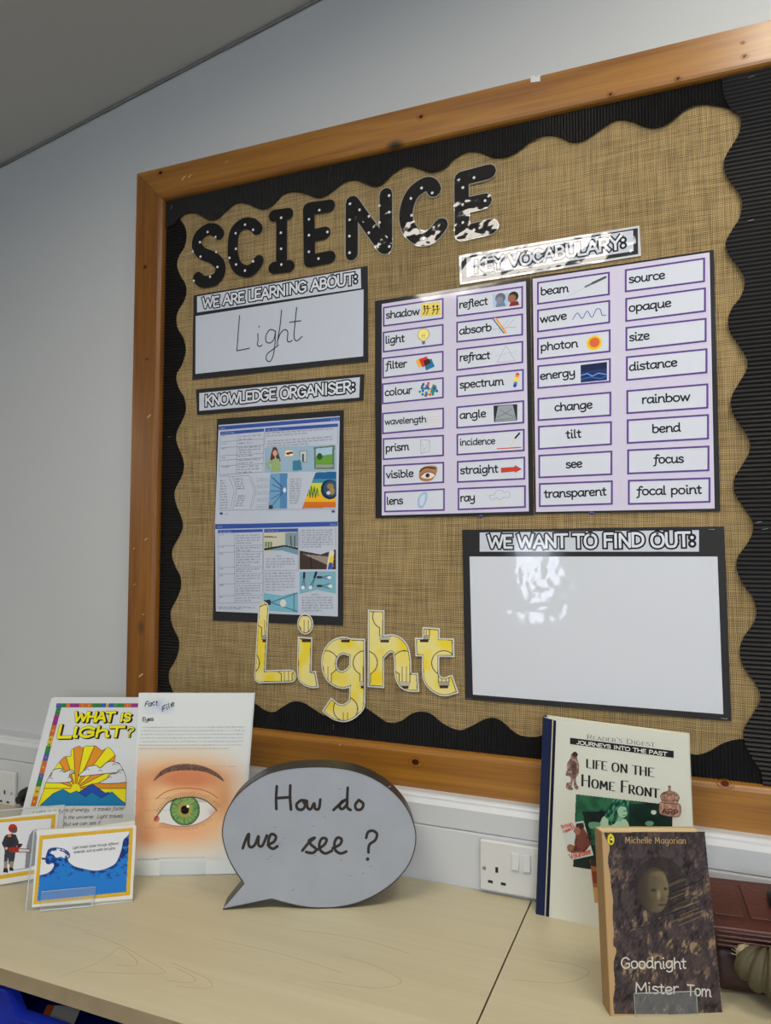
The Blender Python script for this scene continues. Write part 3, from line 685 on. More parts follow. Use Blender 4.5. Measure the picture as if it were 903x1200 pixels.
def border(name, px, horiz, edge, h0, pitch, amp, label, lo=None, hi=None):
    P = wallplane(.0042+h0)
    q = np.array(smooth_path([P.at(*p) for p in px], 6)); ax = 0 if horiz else 1
    o = np.argsort(q[:, ax], kind='stable'); S, Tt = q[o, ax], q[o, 1-ax]
    s0, s1 = (S[0], S[-1]) if lo is None else (lo, hi)
    n = int((s1-s0)/pitch*6); s = np.linspace(s0, s1, n); tt = np.interp(s, S, Tt); z = amp*(1+np.cos(2*pi*s/pitch))*.5+.0006
    V = []; F = []
    for i in range(n):
        for t, zz in ((edge, z[i]), (tt[i], z[i]), (tt[i], z[i]-.0011), (edge, z[i]-.0011)):
            V.append((s[i], t, zz) if horiz else (t, s[i], zz))
    for i in range(n-1):
        for k in range(4): F.append((4*i+k, 4*i+(k+1) % 4, 4*i+4+(k+1) % 4, 4*i+4+k))
    cx = float(np.mean(s)) if horiz else edge; cz = edge if horiz else float(np.mean(s))
    V = [(a-cx, b-cz, c) for a, b, c in V]
    me = bpy.data.meshes.new(name); me.from_pydata([tuple(map(float, p)) for p in V], [], F)
    bm = bmesh.new(); bm.from_mesh(me); bmesh.ops.recalc_face_normals(bm, faces=bm.faces[:]); bm.to_mesh(me); bm.free()
    t = thing(name, label, 'border trim', Plane(P.o+Vector((cx, 0, cz)), P.u, P.v).mat(), 'scalloped corrugated borders')
    link('corrugated_card', me, t, CORR); return t, P, (cx, cz)
def staples(t, P, c, pts, ang):
    for (x, y) in pts:
        a, b = P.at(x, y, .002); bm = bmesh.new(); L = .005; k = radians(ang)
        add_tube(bm, [(-L*cos(k), -L*sin(k), -.001), (-L*cos(k)*.9, -L*sin(k)*.9, .0005), (L*cos(k)*.9, L*sin(k)*.9, .0005), (L*cos(k), L*sin(k), -.001)], .0004, 5)
        o = from_bm('staple', bm, STEEL, t); o.location = (a-c[0], b-c[1], .003)
zi_t, zi_b, xi_l, xi_r = iz1-ZC+.002, iz0-ZC-.002, ix0-.002, ix1+.002
L_ = border('border_strip', left_px, False, xi_l, .0006, .0064, .0022, 'black corrugated scalloped strip down the left side of the board')
staples(*L_, [(199, 512)], 20)
T_ = border('border_strip', top_px, True, zi_t, .0040, .0052, .0030, 'black corrugated scalloped strip along the top, ridges upright')
staples(*T_, [(201.5, 243)], 70)
Bb = border('border_strip', bot_px, True, zi_b, .0008, .0056, .0020, 'black corrugated scalloped strip along the bottom of the board', None, None)
staples(*Bb, [(391, 851.5)], 85)
R_ = border('border_strip', right_px, False, .33, .0072, .0070, .0024, 'black corrugated scalloped strip down the right side of the board')
staples(*R_, [(880, 90.5), (879, 258.5), (889, 612), (896, 620)], 8)

# ================================================================== things pinned on the hessian
PW = wallplane(.0068)
DK = (38, 38, 41); WH = (196, 202, 214); TX_ = (30, 32, 38)
def poster(name, label, cat, px, col=DK, h=.0068, m=None, th=.0008, group=None, part='backing_card'):
    W0 = wallplane(h); cx = sum(p[0] for p in px)/len(px); cy = sum(p[1] for p in px)/len(px)
    P = W0.sub(cx, cy); t = thing(name, label, cat, P.mat(), group)
    sheet(part, P, px, col, t, m or LAM, th)
    return t, P
def heading(t, P, s, p0, p1, h, z, paper, m=LAM, ow=.0096, iw=.0041):
    k = Ink(P); k.poly(paper, WH, z); k.build('heading_strip', t, m)
    k = Ink(P); k.text(s, p0, p1, iw, (212, 217, 226), z+.00045, h=h, cap='s', under=(ow-iw, (22, 22, 25)), wobble=.05); k.build('lettering', t, m)

c1 = crop(190, 170, 3.473)
# 'we are learning about'
t, P = poster('learning_sign', 'white card on black card headed WE ARE LEARNING ABOUT with Light handwritten', 'sign', c1(128, 612, 835, 493, 838, 880, 123, 955))
heading(t, P, 'WE ARE LEARNING ABOUT:', *c1(166, 665, 795, 562), .0142, .0010, c1(143, 617, 808, 503, 810, 583, 143, 682), ow=.0092)
k = Ink(P); k.poly(c1(137, 697, 820, 588, 818, 860, 136, 932), (190, 197, 208), .0010); k.build('white_panel', t, LAM)
k = Ink(P); C1 = (40, 44, 58); lw = .0023
for q, s_ in ((c1(316, 695, 305, 838, 356, 828), 0), (c1(390, 768, 391, 795, 388, 812, 396, 820, 408, 815), 1), (c1(394, 738, 396, 741), 0),
              (c1(462, 758, 440, 752, 424, 775, 424, 800, 440, 806, 456, 790, 462, 758), 1), (c1(462, 758, 459, 820, 450, 865, 438, 882, 425, 874, 428, 852, 452, 832, 474, 815), 1),
              (c1(487, 672, 480, 740, 468, 812), 1), (c1(470, 800, 482, 768, 500, 752, 512, 762, 510, 795, 518, 802, 530, 796), 1),
              (c1(548, 662, 540, 740, 538, 785, 550, 797, 570, 780), 1), (c1(520, 722, 565, 716), 0)):
    k.line(q, lw, C1, .0013, smooth=bool(s_))
k.build('handwriting', t, LAM)
# knowledge organiser heading
t, P = poster('heading_sign', 'narrow black-edged heading strip reading KNOWLEDGE ORGANISER', 'sign', c1(138, 995, 822, 932, 818, 1038, 143, 1098))
heading(t, P, 'KNOWLEDGE ORGANISER:', *c1(176, 1062, 785, 1003), .0142, .0010, c1(152, 1010, 805, 945, 802, 1028, 152, 1082), ow=.0094)
# key vocabulary
c3 = crop(430, 260, 4.3); c5 = crop(620, 260, 3.926)
t, P = poster('heading_sign', 'shiny laminated heading strip reading KEY VOCABULARY', 'sign', [(537.5, 299.5), (749, 264.5), (751, 300), (539, 334)], (196, 200, 204), m=LAMW)
k = Ink(P); k.poly([(540.5, 301.5), (747, 267.5), (747.5, 298), (541, 331)], DK, .0009); k.build('black_backing', t, LAMW)
heading(t, P, 'KEY VOCABULARY:', (556.5, 319.5), (733, 290), .0142, .0011, [(546.5, 303), (741.5, 270), (742, 294.5), (547, 325)], LAMW, ow=.0094)
# want to find out
c6 = crop(535, 600, 2.778)
t, P = poster('question_board', 'large blank white panel on black card headed WE WANT TO FIND OUT', 'sign', c6(18, 58, 870, 47, 893, 680, 28, 608))
heading(t, P, 'WE WANT TO FIND OUT:', *c6(103, 117, 775, 111), .0148, .0010, c6(75, 67, 788, 59, 788, 129, 75, 129))
k = Ink(P); k.poly(c6(42, 145, 848, 145, 867, 658, 53, 594), (204, 209, 217), .0010); k.build('white_panel', t, LAMM)
for x, y in c6(40, 606, 870, 672, 830, 57): 
    bm = bmesh.new(); add_tube(bm, [(-.005, 0, .0006), (-.0045, 0, .0014), (.0045, 0, .0014), (.005, 0, .0006)], .0004, 5); o = from_bm('staple', bm, STEEL, t); a, b = P.at(x, y); o.location = (a, b, 0)

# vocabulary sheets
PUR = (92, 64, 138)
VT = {}
VT[0] = poster('vocabulary_sheet', 'black-backed word sheet with purple-edged words from shadow to ray', 'poster', [(439.3, 353), (620.7, 325), (625.3, 603.5), (439.8, 607)], (36, 36, 40), m=LAM, group='vocabulary word sheets')
VT[1] = poster('vocabulary_sheet', 'black-backed word sheet with purple-edged words from beam to focal point', 'poster', [(622, 324.8), (836, 293), (843.5, 599), (626.5, 602)], (36, 36, 40), m=LAM, group='vocabulary word sheets')
for i, q in ((0, [(447.4, 356.5), (616, 329.8), (619.5, 599.3), (447.4, 604)]), (1, [(624, 327), (831, 296), (837, 596), (628, 600)])):
    t, P = VT[i]; k = Ink(P); k.poly(q, (203, 199, 219), .0010); k.build('white_page', t, LAM)
for i, q in ((0, (563, 604.8)), (1, (693, 601))):
    t, P = VT[i]; a, b = P.at(*q); bm = bmesh.new(); bmesh.ops.create_uvsphere(bm, u_segments=10, v_segments=6, radius=.004, matrix=Matrix.Translation((a, b, .001)) @ Matrix.Diagonal((1, .6, .5, 1)))
    from_bm('blue_tack', bm, mat('blue_tack', (60, 70, 150), .6), t)
def K(c, *r): return c(*r)
cards = []   # sheet, word, TLx,TLy,TRy,BLy,BRy,BLx,TRx,BRx, text start/end, xh
def addcard(s, word, tl, tr, br, bl, t0, t1, pic=None): cards.append((s, word, tl, tr, br, bl, t0, t1, pic))
A = lambda *p: crop(430, 260, 4.3)(*p); Bc = lambda *p: crop(430, 430, 4.3)(*p)
D5 = lambda *p: crop(620, 260, 3.926)(*p); D6 = lambda *p: crop(620, 430, 3.926)(*p)
def q(cr, *p): return cr(*p)
# --- pictures on the cards, drawn in photograph coordinates onto the card's plane
def pic_people(k):
    k.poly(A(633, 368, 712, 358, 712, 425, 636, 433), (176, 196, 222)); k.disc(A(672, 385)[0], .0095, (98, 106, 122), .0003); k.poly(A(648, 432, 655, 405, 690, 402, 700, 426), (112, 130, 158), .0003)
    k.disc(A(668, 395)[0], .0065, (128, 138, 152), .0004)
    k.disc(A(737, 378)[0], .0095, (40, 30, 24), .0003); k.disc(A(730, 388)[0], .0075, (150, 96, 66), .0004); k.poly(A(715, 428, 725, 405, 760, 400, 768, 420), (128, 32, 44), .0004)
def pic_shadow(k):
    k.poly(A(272, 412, 370, 405, 373, 470, 275, 478), (226, 204, 90))
    for x in (290, 305, 335, 355): k.line(A(x, 432, x+3, 450, x-5, 466), .0018, (30, 28, 24), .0003); k.disc(A(x, 427)[0], .0022, (30, 28, 24), .0003)
    k.line(A(285, 440, 320, 436), .0015, (30, 28, 24), .0003); k.line(A(330, 445, 365, 440), .0015, (30, 28, 24), .0003)
def pic_bulb(k):
    k.disc(A(285, 568)[0], .0118, (120, 120, 100), .0002); k.disc(A(285, 568)[0], .0108, (240, 226, 130), .0003); k.poly(A(274, 586, 296, 584, 293, 605, 277, 606), (236, 226, 150), .0003); k.poly(A(276, 602, 294, 600, 292, 618, 279, 619), (96, 110, 120), .0004)
    k.line(A(280, 590, 278, 570, 285, 575, 291, 568, 289, 588), .0007, (140, 120, 60), .0004)
def pic_filter(k):
    k.poly(A(245, 700, 275, 685, 290, 715, 262, 735), (226, 178, 52)); k.poly(A(262, 695, 300, 678, 318, 708, 280, 735), (206, 52, 40), .0003); k.poly(A(285, 705, 325, 690, 342, 730, 298, 750), (30, 118, 158), .0004); k.poly(A(285, 700, 312, 690, 322, 712, 292, 728), (70, 30, 34), .00045)
def pic_absorb(k):
    k.line(A(632, 486, 690, 562), .002, (40, 90, 170)); k.line(A(648, 486, 700, 560), .0028, (226, 150, 50)); k.line(A(640, 486, 695, 562), .001, (236, 220, 110), .0003)
    k.line(A(630, 543, 750, 530), .0006, (110, 112, 120)); k.line(A(672, 545, 665, 562), .0006, (60, 90, 150)); k.line(A(685, 530, 712, 495), .0006, (150, 150, 160)); k.line(A(705, 530, 740, 492), .0006, (150, 150, 160))
def pic_refract(k):
    k.line(A(700, 623, 655, 710, 745, 700), .0006, (150, 152, 160), closed=True); k.line(A(640, 680, 760, 650), .0005, (176, 178, 186))
def pic_colour(k):
    r = random.Random(5)
    for j in range(48):
        a = r.random()*6.28; d = math.sqrt(r.random()); x, y = Bc(310+45*d*cos(a), 115+36*d*sin(a))[0]
        k.disc((x, y), .0026, r.choice([(34, 92, 170), (40, 140, 90), (210, 70, 60), (30, 120, 180), (222, 190, 90), (60, 140, 200)]), .0003, 8)
def pic_wl(k): k.poly(Bc(308, 240, 365, 234, 368, 290, 310, 296), (214, 212, 216)); [k.line(Bc(310, y, 366, y-5), .0005, (188, 186, 190), .0003) for y in (255, 270, 284)]
def pic_prism(k): k.line(Bc(270, 366, 272, 438, 315, 425, 317, 372), .0007, (140, 146, 160), closed=True); k.line(Bc(272, 438, 290, 420, 317, 372), .0005, (160, 164, 176)); k.line(Bc(270, 366, 290, 420), .0005, (160, 164, 176))
def pic_eye(k):
    k.poly(smooth_path(Bc(262, 545, 272, 512, 310, 498, 350, 502, 352, 530, 330, 568, 295, 577, 268, 568), 4, True), (168, 122, 84)); k.line(Bc(266, 528, 295, 508, 345, 512), .0022, (40, 26, 20), .0003, smooth=True)
    k.poly(smooth_path(Bc(272, 552, 295, 532, 325, 534, 343, 546, 320, 562, 290, 562), 4, True), (226, 214, 206), .0003); k.disc(Bc(306, 547)[0], .0042, (88, 52, 34), .0004); k.disc(Bc(306, 547)[0], .0018, (16, 12, 12), .00045); k.line(Bc(270, 552, 295, 532, 325, 532, 346, 545), .0012, (30, 20, 18), .00045, smooth=True)
def pic_lens(k): k.poly(smooth_path(Bc(256, 700, 258, 660, 280, 633, 302, 632, 303, 665, 286, 705, 268, 712), 4, True), (160, 184, 214)); k.poly(smooth_path(Bc(266, 695, 268, 660, 284, 642, 294, 645, 292, 670, 280, 698), 4, True), (196, 212, 230), .0003)
def pic_spectrum(k):
    for j, c in enumerate([(214, 60, 40), (232, 150, 40), (240, 214, 50), (240, 214, 50), (60, 140, 190), (34, 62, 170)]): k.disc(Bc(758-2.6*j, 40+11*j)[0], .0038-.0002*abs(j-2), c, .0003+.00001*j)
def pic_angle(k):
    k.poly(Bc(637, 196, 757, 188, 757, 270, 640, 279), (44, 46, 52)); k.poly(Bc(660, 198, 735, 192, 752, 268, 645, 276), (150, 158, 164), .0003); k.line(Bc(655, 255, 698, 235, 742, 250), .0008, (90, 96, 106), .0004); k.line(Bc(668, 215, 700, 235, 728, 212), .0008, (90, 96, 106), .0004); k.line(Bc(650, 268, 745, 258), .0008, (90, 96, 106), .0004)
def pic_incid(k): k.line(Bc(656, 413, 775, 406), .0018, (206, 72, 48)); k.line(Bc(722, 402, 748, 358), .0014, (232, 214, 130)); k.line(Bc(747, 358, 768, 335), .0032, (36, 34, 34), .0003)
def pic_arrow(k): k.poly(Bc(676, 510, 745, 505, 745, 497, 778, 515, 747, 532, 746, 526, 677, 532), (204, 62, 44)); k.line(Bc(676, 510, 745, 505, 745, 497, 778, 515, 747, 532, 746, 526, 677, 532), .0006, (110, 36, 30), .0003, closed=True)
def pic_ray(k): k.line(smooth_path(Bc(620, 662, 618, 648, 640, 644, 650, 626, 680, 622, 690, 634, 712, 628, 720, 645, 710, 660, 690, 656, 670, 668, 650, 660, 635, 670), 4, True), .0006, (128, 138, 170), closed=True); [k.line(Bc(x, 675, x-4, 700), .0009, (232, 214, 120)) for x in (665, 675)]
def pic_beam(k): k.line(D5(258, 300, 350, 256), .0034, (110, 112, 116)); k.line(D5(290, 284, 350, 256), .0044, (82, 84, 90), .00025); k.line(D5(170, 348, 258, 302), .0006, (170, 172, 180))
def pic_wave(k): k.line(D5(200, 450, 222, 420, 243, 446, 266, 412, 288, 440, 308, 404, 326, 404, 335, 430, 352, 430), .0014, (56, 100, 170), smooth=True)
def pic_photon(k): k.disc(D5(299, 558)[0], .0135, (238, 212, 70), ry=.0132); k.disc(D5(299, 558)[0], .0118, (226, 186, 40), .0003, ry=.0115); k.disc(D5(300, 556)[0], .0085, (214, 100, 56), .0004)
def pic_energy(k):
    k.poly([(680.1, 428), (711, 424.3), (711, 445.6), (680.3, 448.5)], (26, 48, 106)); k.poly([(680.1, 428), (711, 424.3), (711, 432), (680.3, 436)], (16, 30, 72), .0003)
    k.line([(681, 440), (688, 438), (694, 441), (701, 437.5), (710, 439)], .0016, (110, 160, 220), .0004); k.line([(681, 445), (692, 442), (704, 444), (710, 441)], .001, (70, 120, 190), .0004)
L1 = lambda TLy, BLy, TRy, BRy, c, l=78, r=387: (c(l, TLy)[0], c(r, TRy)[0], c(r, BRy)[0], c(l, BLy)[0])
def row(s, word, cr, TLx, TLy, TRx, TRy, BRy, BLy, tx0, ty0, tx1, ty1, pic=None):
    a = cr(TLx, TLy, TRx, TRy, TRx, BRy, TLx, BLy); b = cr(tx0, ty0, tx1, ty1); addcard(s, word, *a, *b, pic)
row(0, 'shadow', A, 81, 430, 386, 384, 490, 530, 95, 489, 266, 467, pic_shadow)
row(0, 'light', A, 80, 555, 386, 515, 622, 660, 92, 614, 190, 604, pic_bulb)
row(0, 'filter', A, 78, 685, 386, 650, 756, 791, 95, 742, 202, 731, pic_filter)
row(0, 'colour', Bc, 76, 84, 387, 52, 158, 190, 90, 147, 228, 133, pic_colour)
row(0, 'wavelength', Bc, 77, 232, 388, 205, 312, 340, 90, 292, 299, 278, pic_wl)
row(0, 'prism', Bc, 80, 360, 388, 342, 450, 470, 94, 427, 213, 418, pic_prism)
row(0, 'visible', Bc, 82, 494, 389, 478, 585, 603, 97, 561, 235, 553, pic_eye)
row(0, 'lens', Bc, 87, 628, 392, 612, 725, 733, 100, 694, 182, 690, pic_lens)
row(0, 'reflect', A, 450, 372, 786, 324, 437, 480, 464, 437, 609, 417, pic_people)
row(0, 'absorb', A, 450, 505, 786, 462, 573, 610, 465, 569, 628, 549, pic_absorb)
row(0, 'refract', A, 450, 640, 787, 600, 712, 752, 466, 703, 620, 690, pic_refract)
row(0, 'spectrum', Bc, 450, 46, 790, 10, 122, 155, 466, 109, 690, 90, pic_spectrum)
row(0, 'angle', Bc, 450, 200, 792, 168, 285, 312, 467, 262, 600, 252, pic_angle)
row(0, 'incidence', Bc, 451, 338, 794, 312, 425, 447, 467, 396, 646, 388, pic_incid)
row(0, 'straight', Bc, 453, 475, 797, 452, 568, 585, 469, 540, 661, 531, pic_arrow)
row(0, 'ray', Bc, 457, 610, 800, 596, 710, 723, 470, 679, 545, 674, pic_ray)
row(1, 'beam', D5, 36, 278, 370, 230, 338, 383, 52, 339, 182, 322, pic_beam)
row(1, 'wave', D5, 36, 405, 372, 360, 467, 510, 50, 466, 173, 448, pic_wave)
row(1, 'photon', D5, 36, 535, 374, 495, 600, 637, 52, 594, 224, 576, pic_photon)
row(1, 'energy', D6, 37, -6, 375, -40, 72, 102, 50, 60, 212, 42, pic_energy)
row(1, 'change', D6, 38, 144, 377, 114, 227, 250, 116, 204, 291, 190)
row(1, 'tilt', D6, 40, 272, 380, 250, 360, 382, 168, 329, 240, 324)
row(1, 'see', D6, 42, 405, 382, 385, 498, 513, 168, 466, 244, 461)
row(1, 'transparent', D6, 44, 535, 384, 522, 634, 645, 68, 602, 355, 590)
row(1, 'source', D5, 439, 220, 808, 165, 278, 326, 457, 283, 624, 262)
row(1, 'opaque', D5, 441, 352, 812, 302, 415, 462, 457, 415, 653, 390)
row(1, 'size', D5, 442, 485, 815, 442, 553, 595, 459, 550, 553, 540)
row(1, 'distance', D5, 444, 620, 819, 582, 697, 733, 459, 686, 681, 664)
row(1, 'rainbow', D6, 446, 108, 823, 76, 192, 218, 517, 169, 739, 155)
row(1, 'bend', D6, 448, 242, 826, 217, 334, 355, 564, 304, 696, 296)
row(1, 'focus', D6, 450, 380, 828, 362, 480, 495, 572, 444, 710, 440)
row(1, 'focal point', D6, 453, 520, 833, 508, 625, 635, 494, 590, 793, 582)
for (s_, word, tl, tr, br, bl, t0, t1, pic) in cards:
    t, P = VT[s_]; q4 = [P.at(*p) for p in (tl, tr, br, bl)]
    k = Ink(P); k.poly(q4, (206, 211, 222), .0012, local=True)
    # border bands inside the edge
    k.frame(q4, .0031, PUR, .00128); card = k.build('word_card', t, LAM); card['label'] = 'purple-edged word card reading %s' % word
    k = Ink(P); xh = {'wavelength': .0078, 'incidence': .0078}.get(word, .0092)
    k.text(word, t0, t1, .0025 if xh > .008 else .0020, TX_, .0014, h=xh); k.build('lettering', card, LAM)
    if pic:
        class _K(Ink): pass
        k = Ink(P); pic(k)
        k.v = [(a, b, c+.0012) for a, b, c in k.v]; k.build('picture', card, LAM)

# ------------------------------------------------ knowledge organiser
t, P = poster('knowledge_organiser', 'black-backed sheet of blue-headed tables and pictures above the yellow letters', 'poster', [(254.5, 491), (402.5, 480.5), (402, 733), (249.5, 727)], h=.0068)
o1 = crop(240, 470, 5.31); o2 = crop(240, 600, 5.31)
BL = (54, 84, 160); PG = (188, 196, 210)
k = Ink(P); k.poly(o1(87, 150, 840, 94, 828, 755, 64, 766), PG, .0010); k.poly(o2(64, 78, 830, 64, 828, 650, 70, 618), PG, .0010); k.build('white_page', t, LAM)
Z = .0013
class _Bars:
    def poly(self, q, c, z): kk = Ink(P); kk.poly(q, c, z); kk.build('blue_heading_bar', t, LAM)
k = _Bars()
k.poly(o1(88, 158, 840, 100, 839, 122, 88, 182), BL, Z); k.poly(o1(98, 192, 370, 171, 370, 190, 98, 213), BL, Z); k.poly(o1(377, 170, 830, 140, 830, 160, 377, 192), BL, Z)
k.poly(o1(66, 768, 828, 750, 828, 778, 66, 797), BL, Z); k.poly(o2(83, 113, 362, 106, 362, 124, 83, 132), BL, Z); k.poly(o2(370, 106, 582, 102, 582, 122, 370, 128), BL, Z)
k = Ink(P); G = (120, 128, 142); lw = .0007
for q in ((98, 213, 90, 460), (205, 205, 197, 452), (370, 190, 362, 445), (98, 255, 368, 235), (97, 292, 367, 275), (96, 342, 366, 325), (95, 370, 365, 352), (94, 405, 364, 390), (90, 460, 362, 442), (88, 680, 822, 672), (377, 192, 374, 275), (830, 160, 826, 268)): k.line(o1(*q), lw, G, Z, cap='b')
for q in ((83, 132, 88, 568), (184, 128, 188, 565), (362, 124, 362, 562), (84, 212, 362, 206), (84, 252, 362, 246), (85, 345, 362, 340), (86, 386, 362, 382), (87, 448, 362, 442), (88, 522, 362, 516), (88, 568, 362, 562), (365, 128, 365, 360), (583, 122, 583, 362), (368, 365, 583, 362), (368, 365, 368, 500), (592, 105, 592, 225), (815, 98, 815, 220)): k.line(o2(*q), lw, G, Z, cap='b')
for q in ((90, 470, 150, 466, 185, 560, 160, 672), (160, 470, 175, 470, 200, 560, 175, 672), (178, 470, 275, 462, 308, 560, 282, 668), (290, 466, 320, 560, 292, 668)): k.line(o1(*q), lw, G, Z, cap='b')
for y, sl_ in ((490, 1), (530, 1), (572, 1), (614, 1), (655, 1)):
    k.line(o1(322, y-8, 400, y-12, 398, y+10, 320, y+12), .0006, (150, 160, 178), Z, closed=True, cap='b'); k.greek(*o1(330, y+6, 390, y+3), .0018, (96, 104, 120), Z, seed=y)
k.build('table_lines', t, LAM)
k = Ink(P); tc_ = (84, 90, 104); h_ = .0024
def G1(c, x0, x1, y0, y1, n, sl, h=h_, col=tc_, seed=1):
    for j in range(n):
        y = y0+(y1-y0)*j/max(1, n-1); a, b = c(x0, y, x1, y+sl*(x1-x0)); k.greek(a, b, h, col, Z, seed=seed+j, fill=.95 if j < n-1 else .6, w=.0005)
G1(o1, 215, 358, 226, 244, 2, -.07); G1(o1, 213, 358, 268, 268, 1, -.06); G1(o1, 212, 355, 296, 326, 3, -.06); G1(o1, 210, 355, 348, 348, 1, -.06); G1(o1, 208, 352, 374, 392, 2, -.06); G1(o1, 205, 350, 415, 450, 3, -.06)
for y in (222, 270, 300, 358, 415): G1(o1, 108, 150 if y != 415 else 185, y, y, 1, -.05)
G1(o1, 385, 822, 205, 222, 2, -.07); G1(o1, 392, 815, 255, 288, 3, -.07)
for y in range(500, 672, 17): G1(o1, 98 if y < 560 else 92, 150+(y-490)*.2, y, y, 1, -.03, seed=y)
for y in range(490, 560, 15): G1(o1, 188+(y-490)*.2, 262+(y-490)*.3, y, y, 1, -.03, seed=y, col=(120, 96, 84) if y == 520 else tc_)
for y in range(595, 668, 15): G1(o1, 210-(y-590)*.3, 285-(y-590)*.25, y, y, 1, -.03, seed=y)
for y in range(490, 645, 15): G1(o1, 530, 660-(y-490)*.32, y, y, 1, -.03, seed=y)
for (a, b, n) in ((150, 198, 4), (228, 244, 2), (268, 335, 5), (360, 374, 2), (402, 436, 3), (464, 512, 4), (540, 556, 2)): G1(o2, 194, 354, a, b, n, -.02)
for y in (146, 222, 265, 358, 400, 460, 534): G1(o2, 92, 135, y, y, 1, -.01)
G1(o2, 382, 570, 296, 346, 4, -.01); G1(o2, 445, 500, 278, 278, 1, 0); G1(o2, 378, 572, 386, 490, 7, -.01); G1(o2, 602, 806, 118, 222, 8, -.01); G1(o2, 605, 808, 536, 618, 6, 0); G1(o2, 665, 738, 518, 518, 1, 0); G1(o2, 86, 330, 596, 604, 2, .01)
k.greek(*o1(108, 205, 190, 199), .0022, (200, 210, 230), Z+.0001, seed=3); k.greek(*o1(386, 186, 470, 180), .0022, (200, 210, 230), Z+.0001, seed=4)
k.greek(*o1(98, 176, 128, 173), .0022, (200, 210, 230), Z+.0001); k.greek(*o1(785, 122, 830, 119), .0022, (200, 210, 230), Z+.0001); k.greek(*o1(780, 772, 820, 771), .0022, (200, 210, 230), Z+.0001); k.greek(*o1(80, 788, 110, 787), .0022, (200, 210, 230), Z+.0001)
k.greek(*o2(92, 128, 165, 126), .0022, (200, 210, 230), Z+.0001); k.greek(*o2(378, 122, 455, 120), .0022, (200, 210, 230), Z+.0001)
for q in ((104, 700), (800, 687)): k.disc(o1(*q)[0], .0042, (60, 80, 140), Z, 10, .0028)
k.greek(*o1(125, 706, 148, 705), .0014, (90, 100, 130), Z)
k.build('printed_text', t, LAM)
# pictures
cv = Canvas(309, 521, 394, 598, .6, (150, 178, 200))
p1 = o1(372, 290, 825, 270, 822, 436, 372, 446); p2 = o1(408, 452, 515, 448, 512, 668, 398, 672); p3 = o1(690, 445, 820, 438, 816, 662, 606, 668)
m1, m2, m3 = cv.inside(p1), cv.inside(p2), cv.inside(p3); cv.mask = m1 | m2 | m3
cv.put(m2, (112, 160, 196)); cv.put(m2 & (cv.x > 328), (84, 134, 180)); cv.put(m3, (224, 150, 40))
cv.line(o1(436, 300, 425, 340, 420, 375), 5, (92, 58, 38)); cv.line(o1(440, 300, 462, 370), 4, (92, 58, 38)); cv.ell(*o1(438, 325)[0], 2.6, 3.6, (206, 162, 136)); cv.poly(o1(420, 362, 465, 360, 475, 440, 412, 442), (150, 172, 118)); cv.line(o1(412, 375, 388, 392, 400, 420), 3, (150, 172, 118))
cv.poly(o1(496, 305, 555, 301, 555, 345, 498, 349), (196, 176, 140)); cv.poly(o1(502, 311, 549, 307, 549, 339, 503, 343), (232, 226, 214)); cv.ell(*o1(520, 327)[0], 2.6, 1.6, (120, 50, 30)); cv.ell(*o1(538, 322)[0], 2.2, 1.4, (60, 50, 40))
cv.poly(o1(590, 310, 637, 306, 637, 382, 592, 386), (150, 140, 110)); cv.poly(o1(596, 316, 630, 313, 630, 376, 597, 379), (196, 206, 206)); cv.line(o1(612, 335, 612, 372), 2.6, (60, 90, 120))
cv.poly(o1(548, 372, 598, 366, 606, 430, 548, 434), (60, 124, 150)); cv.poly(o1(680, 288, 808, 276, 806, 425, 682, 424), (96, 120, 86)); cv.poly(o1(692, 296, 795, 286, 794, 390, 693, 392), (166, 196, 216)); cv.poly(o1(692, 345, 795, 330, 794, 390, 693, 392), (104, 156, 62)); cv.ell(*o1(715, 345)[0], 3.2, 4, (44, 82, 38)); cv.poly(o1(690, 396, 800, 394, 800, 412, 690, 416), (150, 160, 140))
for q in ((415, 470, 500, 555, 420, 650), (410, 560, 505, 560), (428, 480, 480, 530), (420, 520, 500, 560), (415, 610, 500, 560)): cv.line(o1(*q), .8, (60, 90, 130))
cv.ell(*o1(497, 555)[0], 1.6, 3, (220, 230, 240)); cv.ell(*o1(410, 660)[0], 3, 2.4, (60, 60, 70)); cv.put(m3 & (cv.y < 561), (36, 96, 150)); cv.put(m3 & (cv.y > 561) & (cv.y < 566), (60, 140, 160)); cv.put(m3 & (cv.y > 566) & (cv.y < 580), (206, 206, 60)); cv.put(m3 & (cv.y > 580) & (cv.y < 588), (232, 178, 36)); cv.put(m3 & (cv.y >= 588), (206, 110, 40))
cv.line(o1(640, 590, 648, 540, 656, 600, 664, 530, 672, 600, 682, 535, 690, 600, 700, 545, 708, 590), 1, (40, 90, 50))
cv.ell(*o1(778, 550)[0], 10.5, 11.5, (24, 44, 84)); cv.ell(*o1(785, 545)[0], 8.5, 9.5, (50, 80, 110)); cv.ell(*o1(782, 530)[0], 4, 3.4, (150, 124, 70)); cv.ell(*o1(792, 560)[0], 3.2, 4.2, (160, 134, 80)); cv.ell(*o1(770, 572)[0], 2.2, 2, (200, 206, 214))
cv.mask &= ~((cv.x > 378.6) & cv.inside(o1(822, 430, 850, 430, 850, 680, 816, 680)))
def split_pics(cv, polys, t):
    full = cv.mask.copy()
    for pg in polys:
        cv.mask = full & cv.inside(pg); kk = Ink(P); kk.canvas(cv, Z); kk.build('printed_picture', t, LAM)
split_pics(cv, [p1, p2, p3], t)
cv = Canvas(308, 618, 396, 720, .6, (150, 178, 190))
q1 = o2(368, 128, 582, 122, 582, 268, 480, 238, 370, 262); q2 = o2(592, 240, 720, 264, 818, 232, 818, 358, 592, 358); q3 = o2(592, 372, 818, 368, 818, 508, 700, 484, 592, 510); q4_ = o2(366, 503, 480, 520, 582, 498, 582, 628, 366, 612)
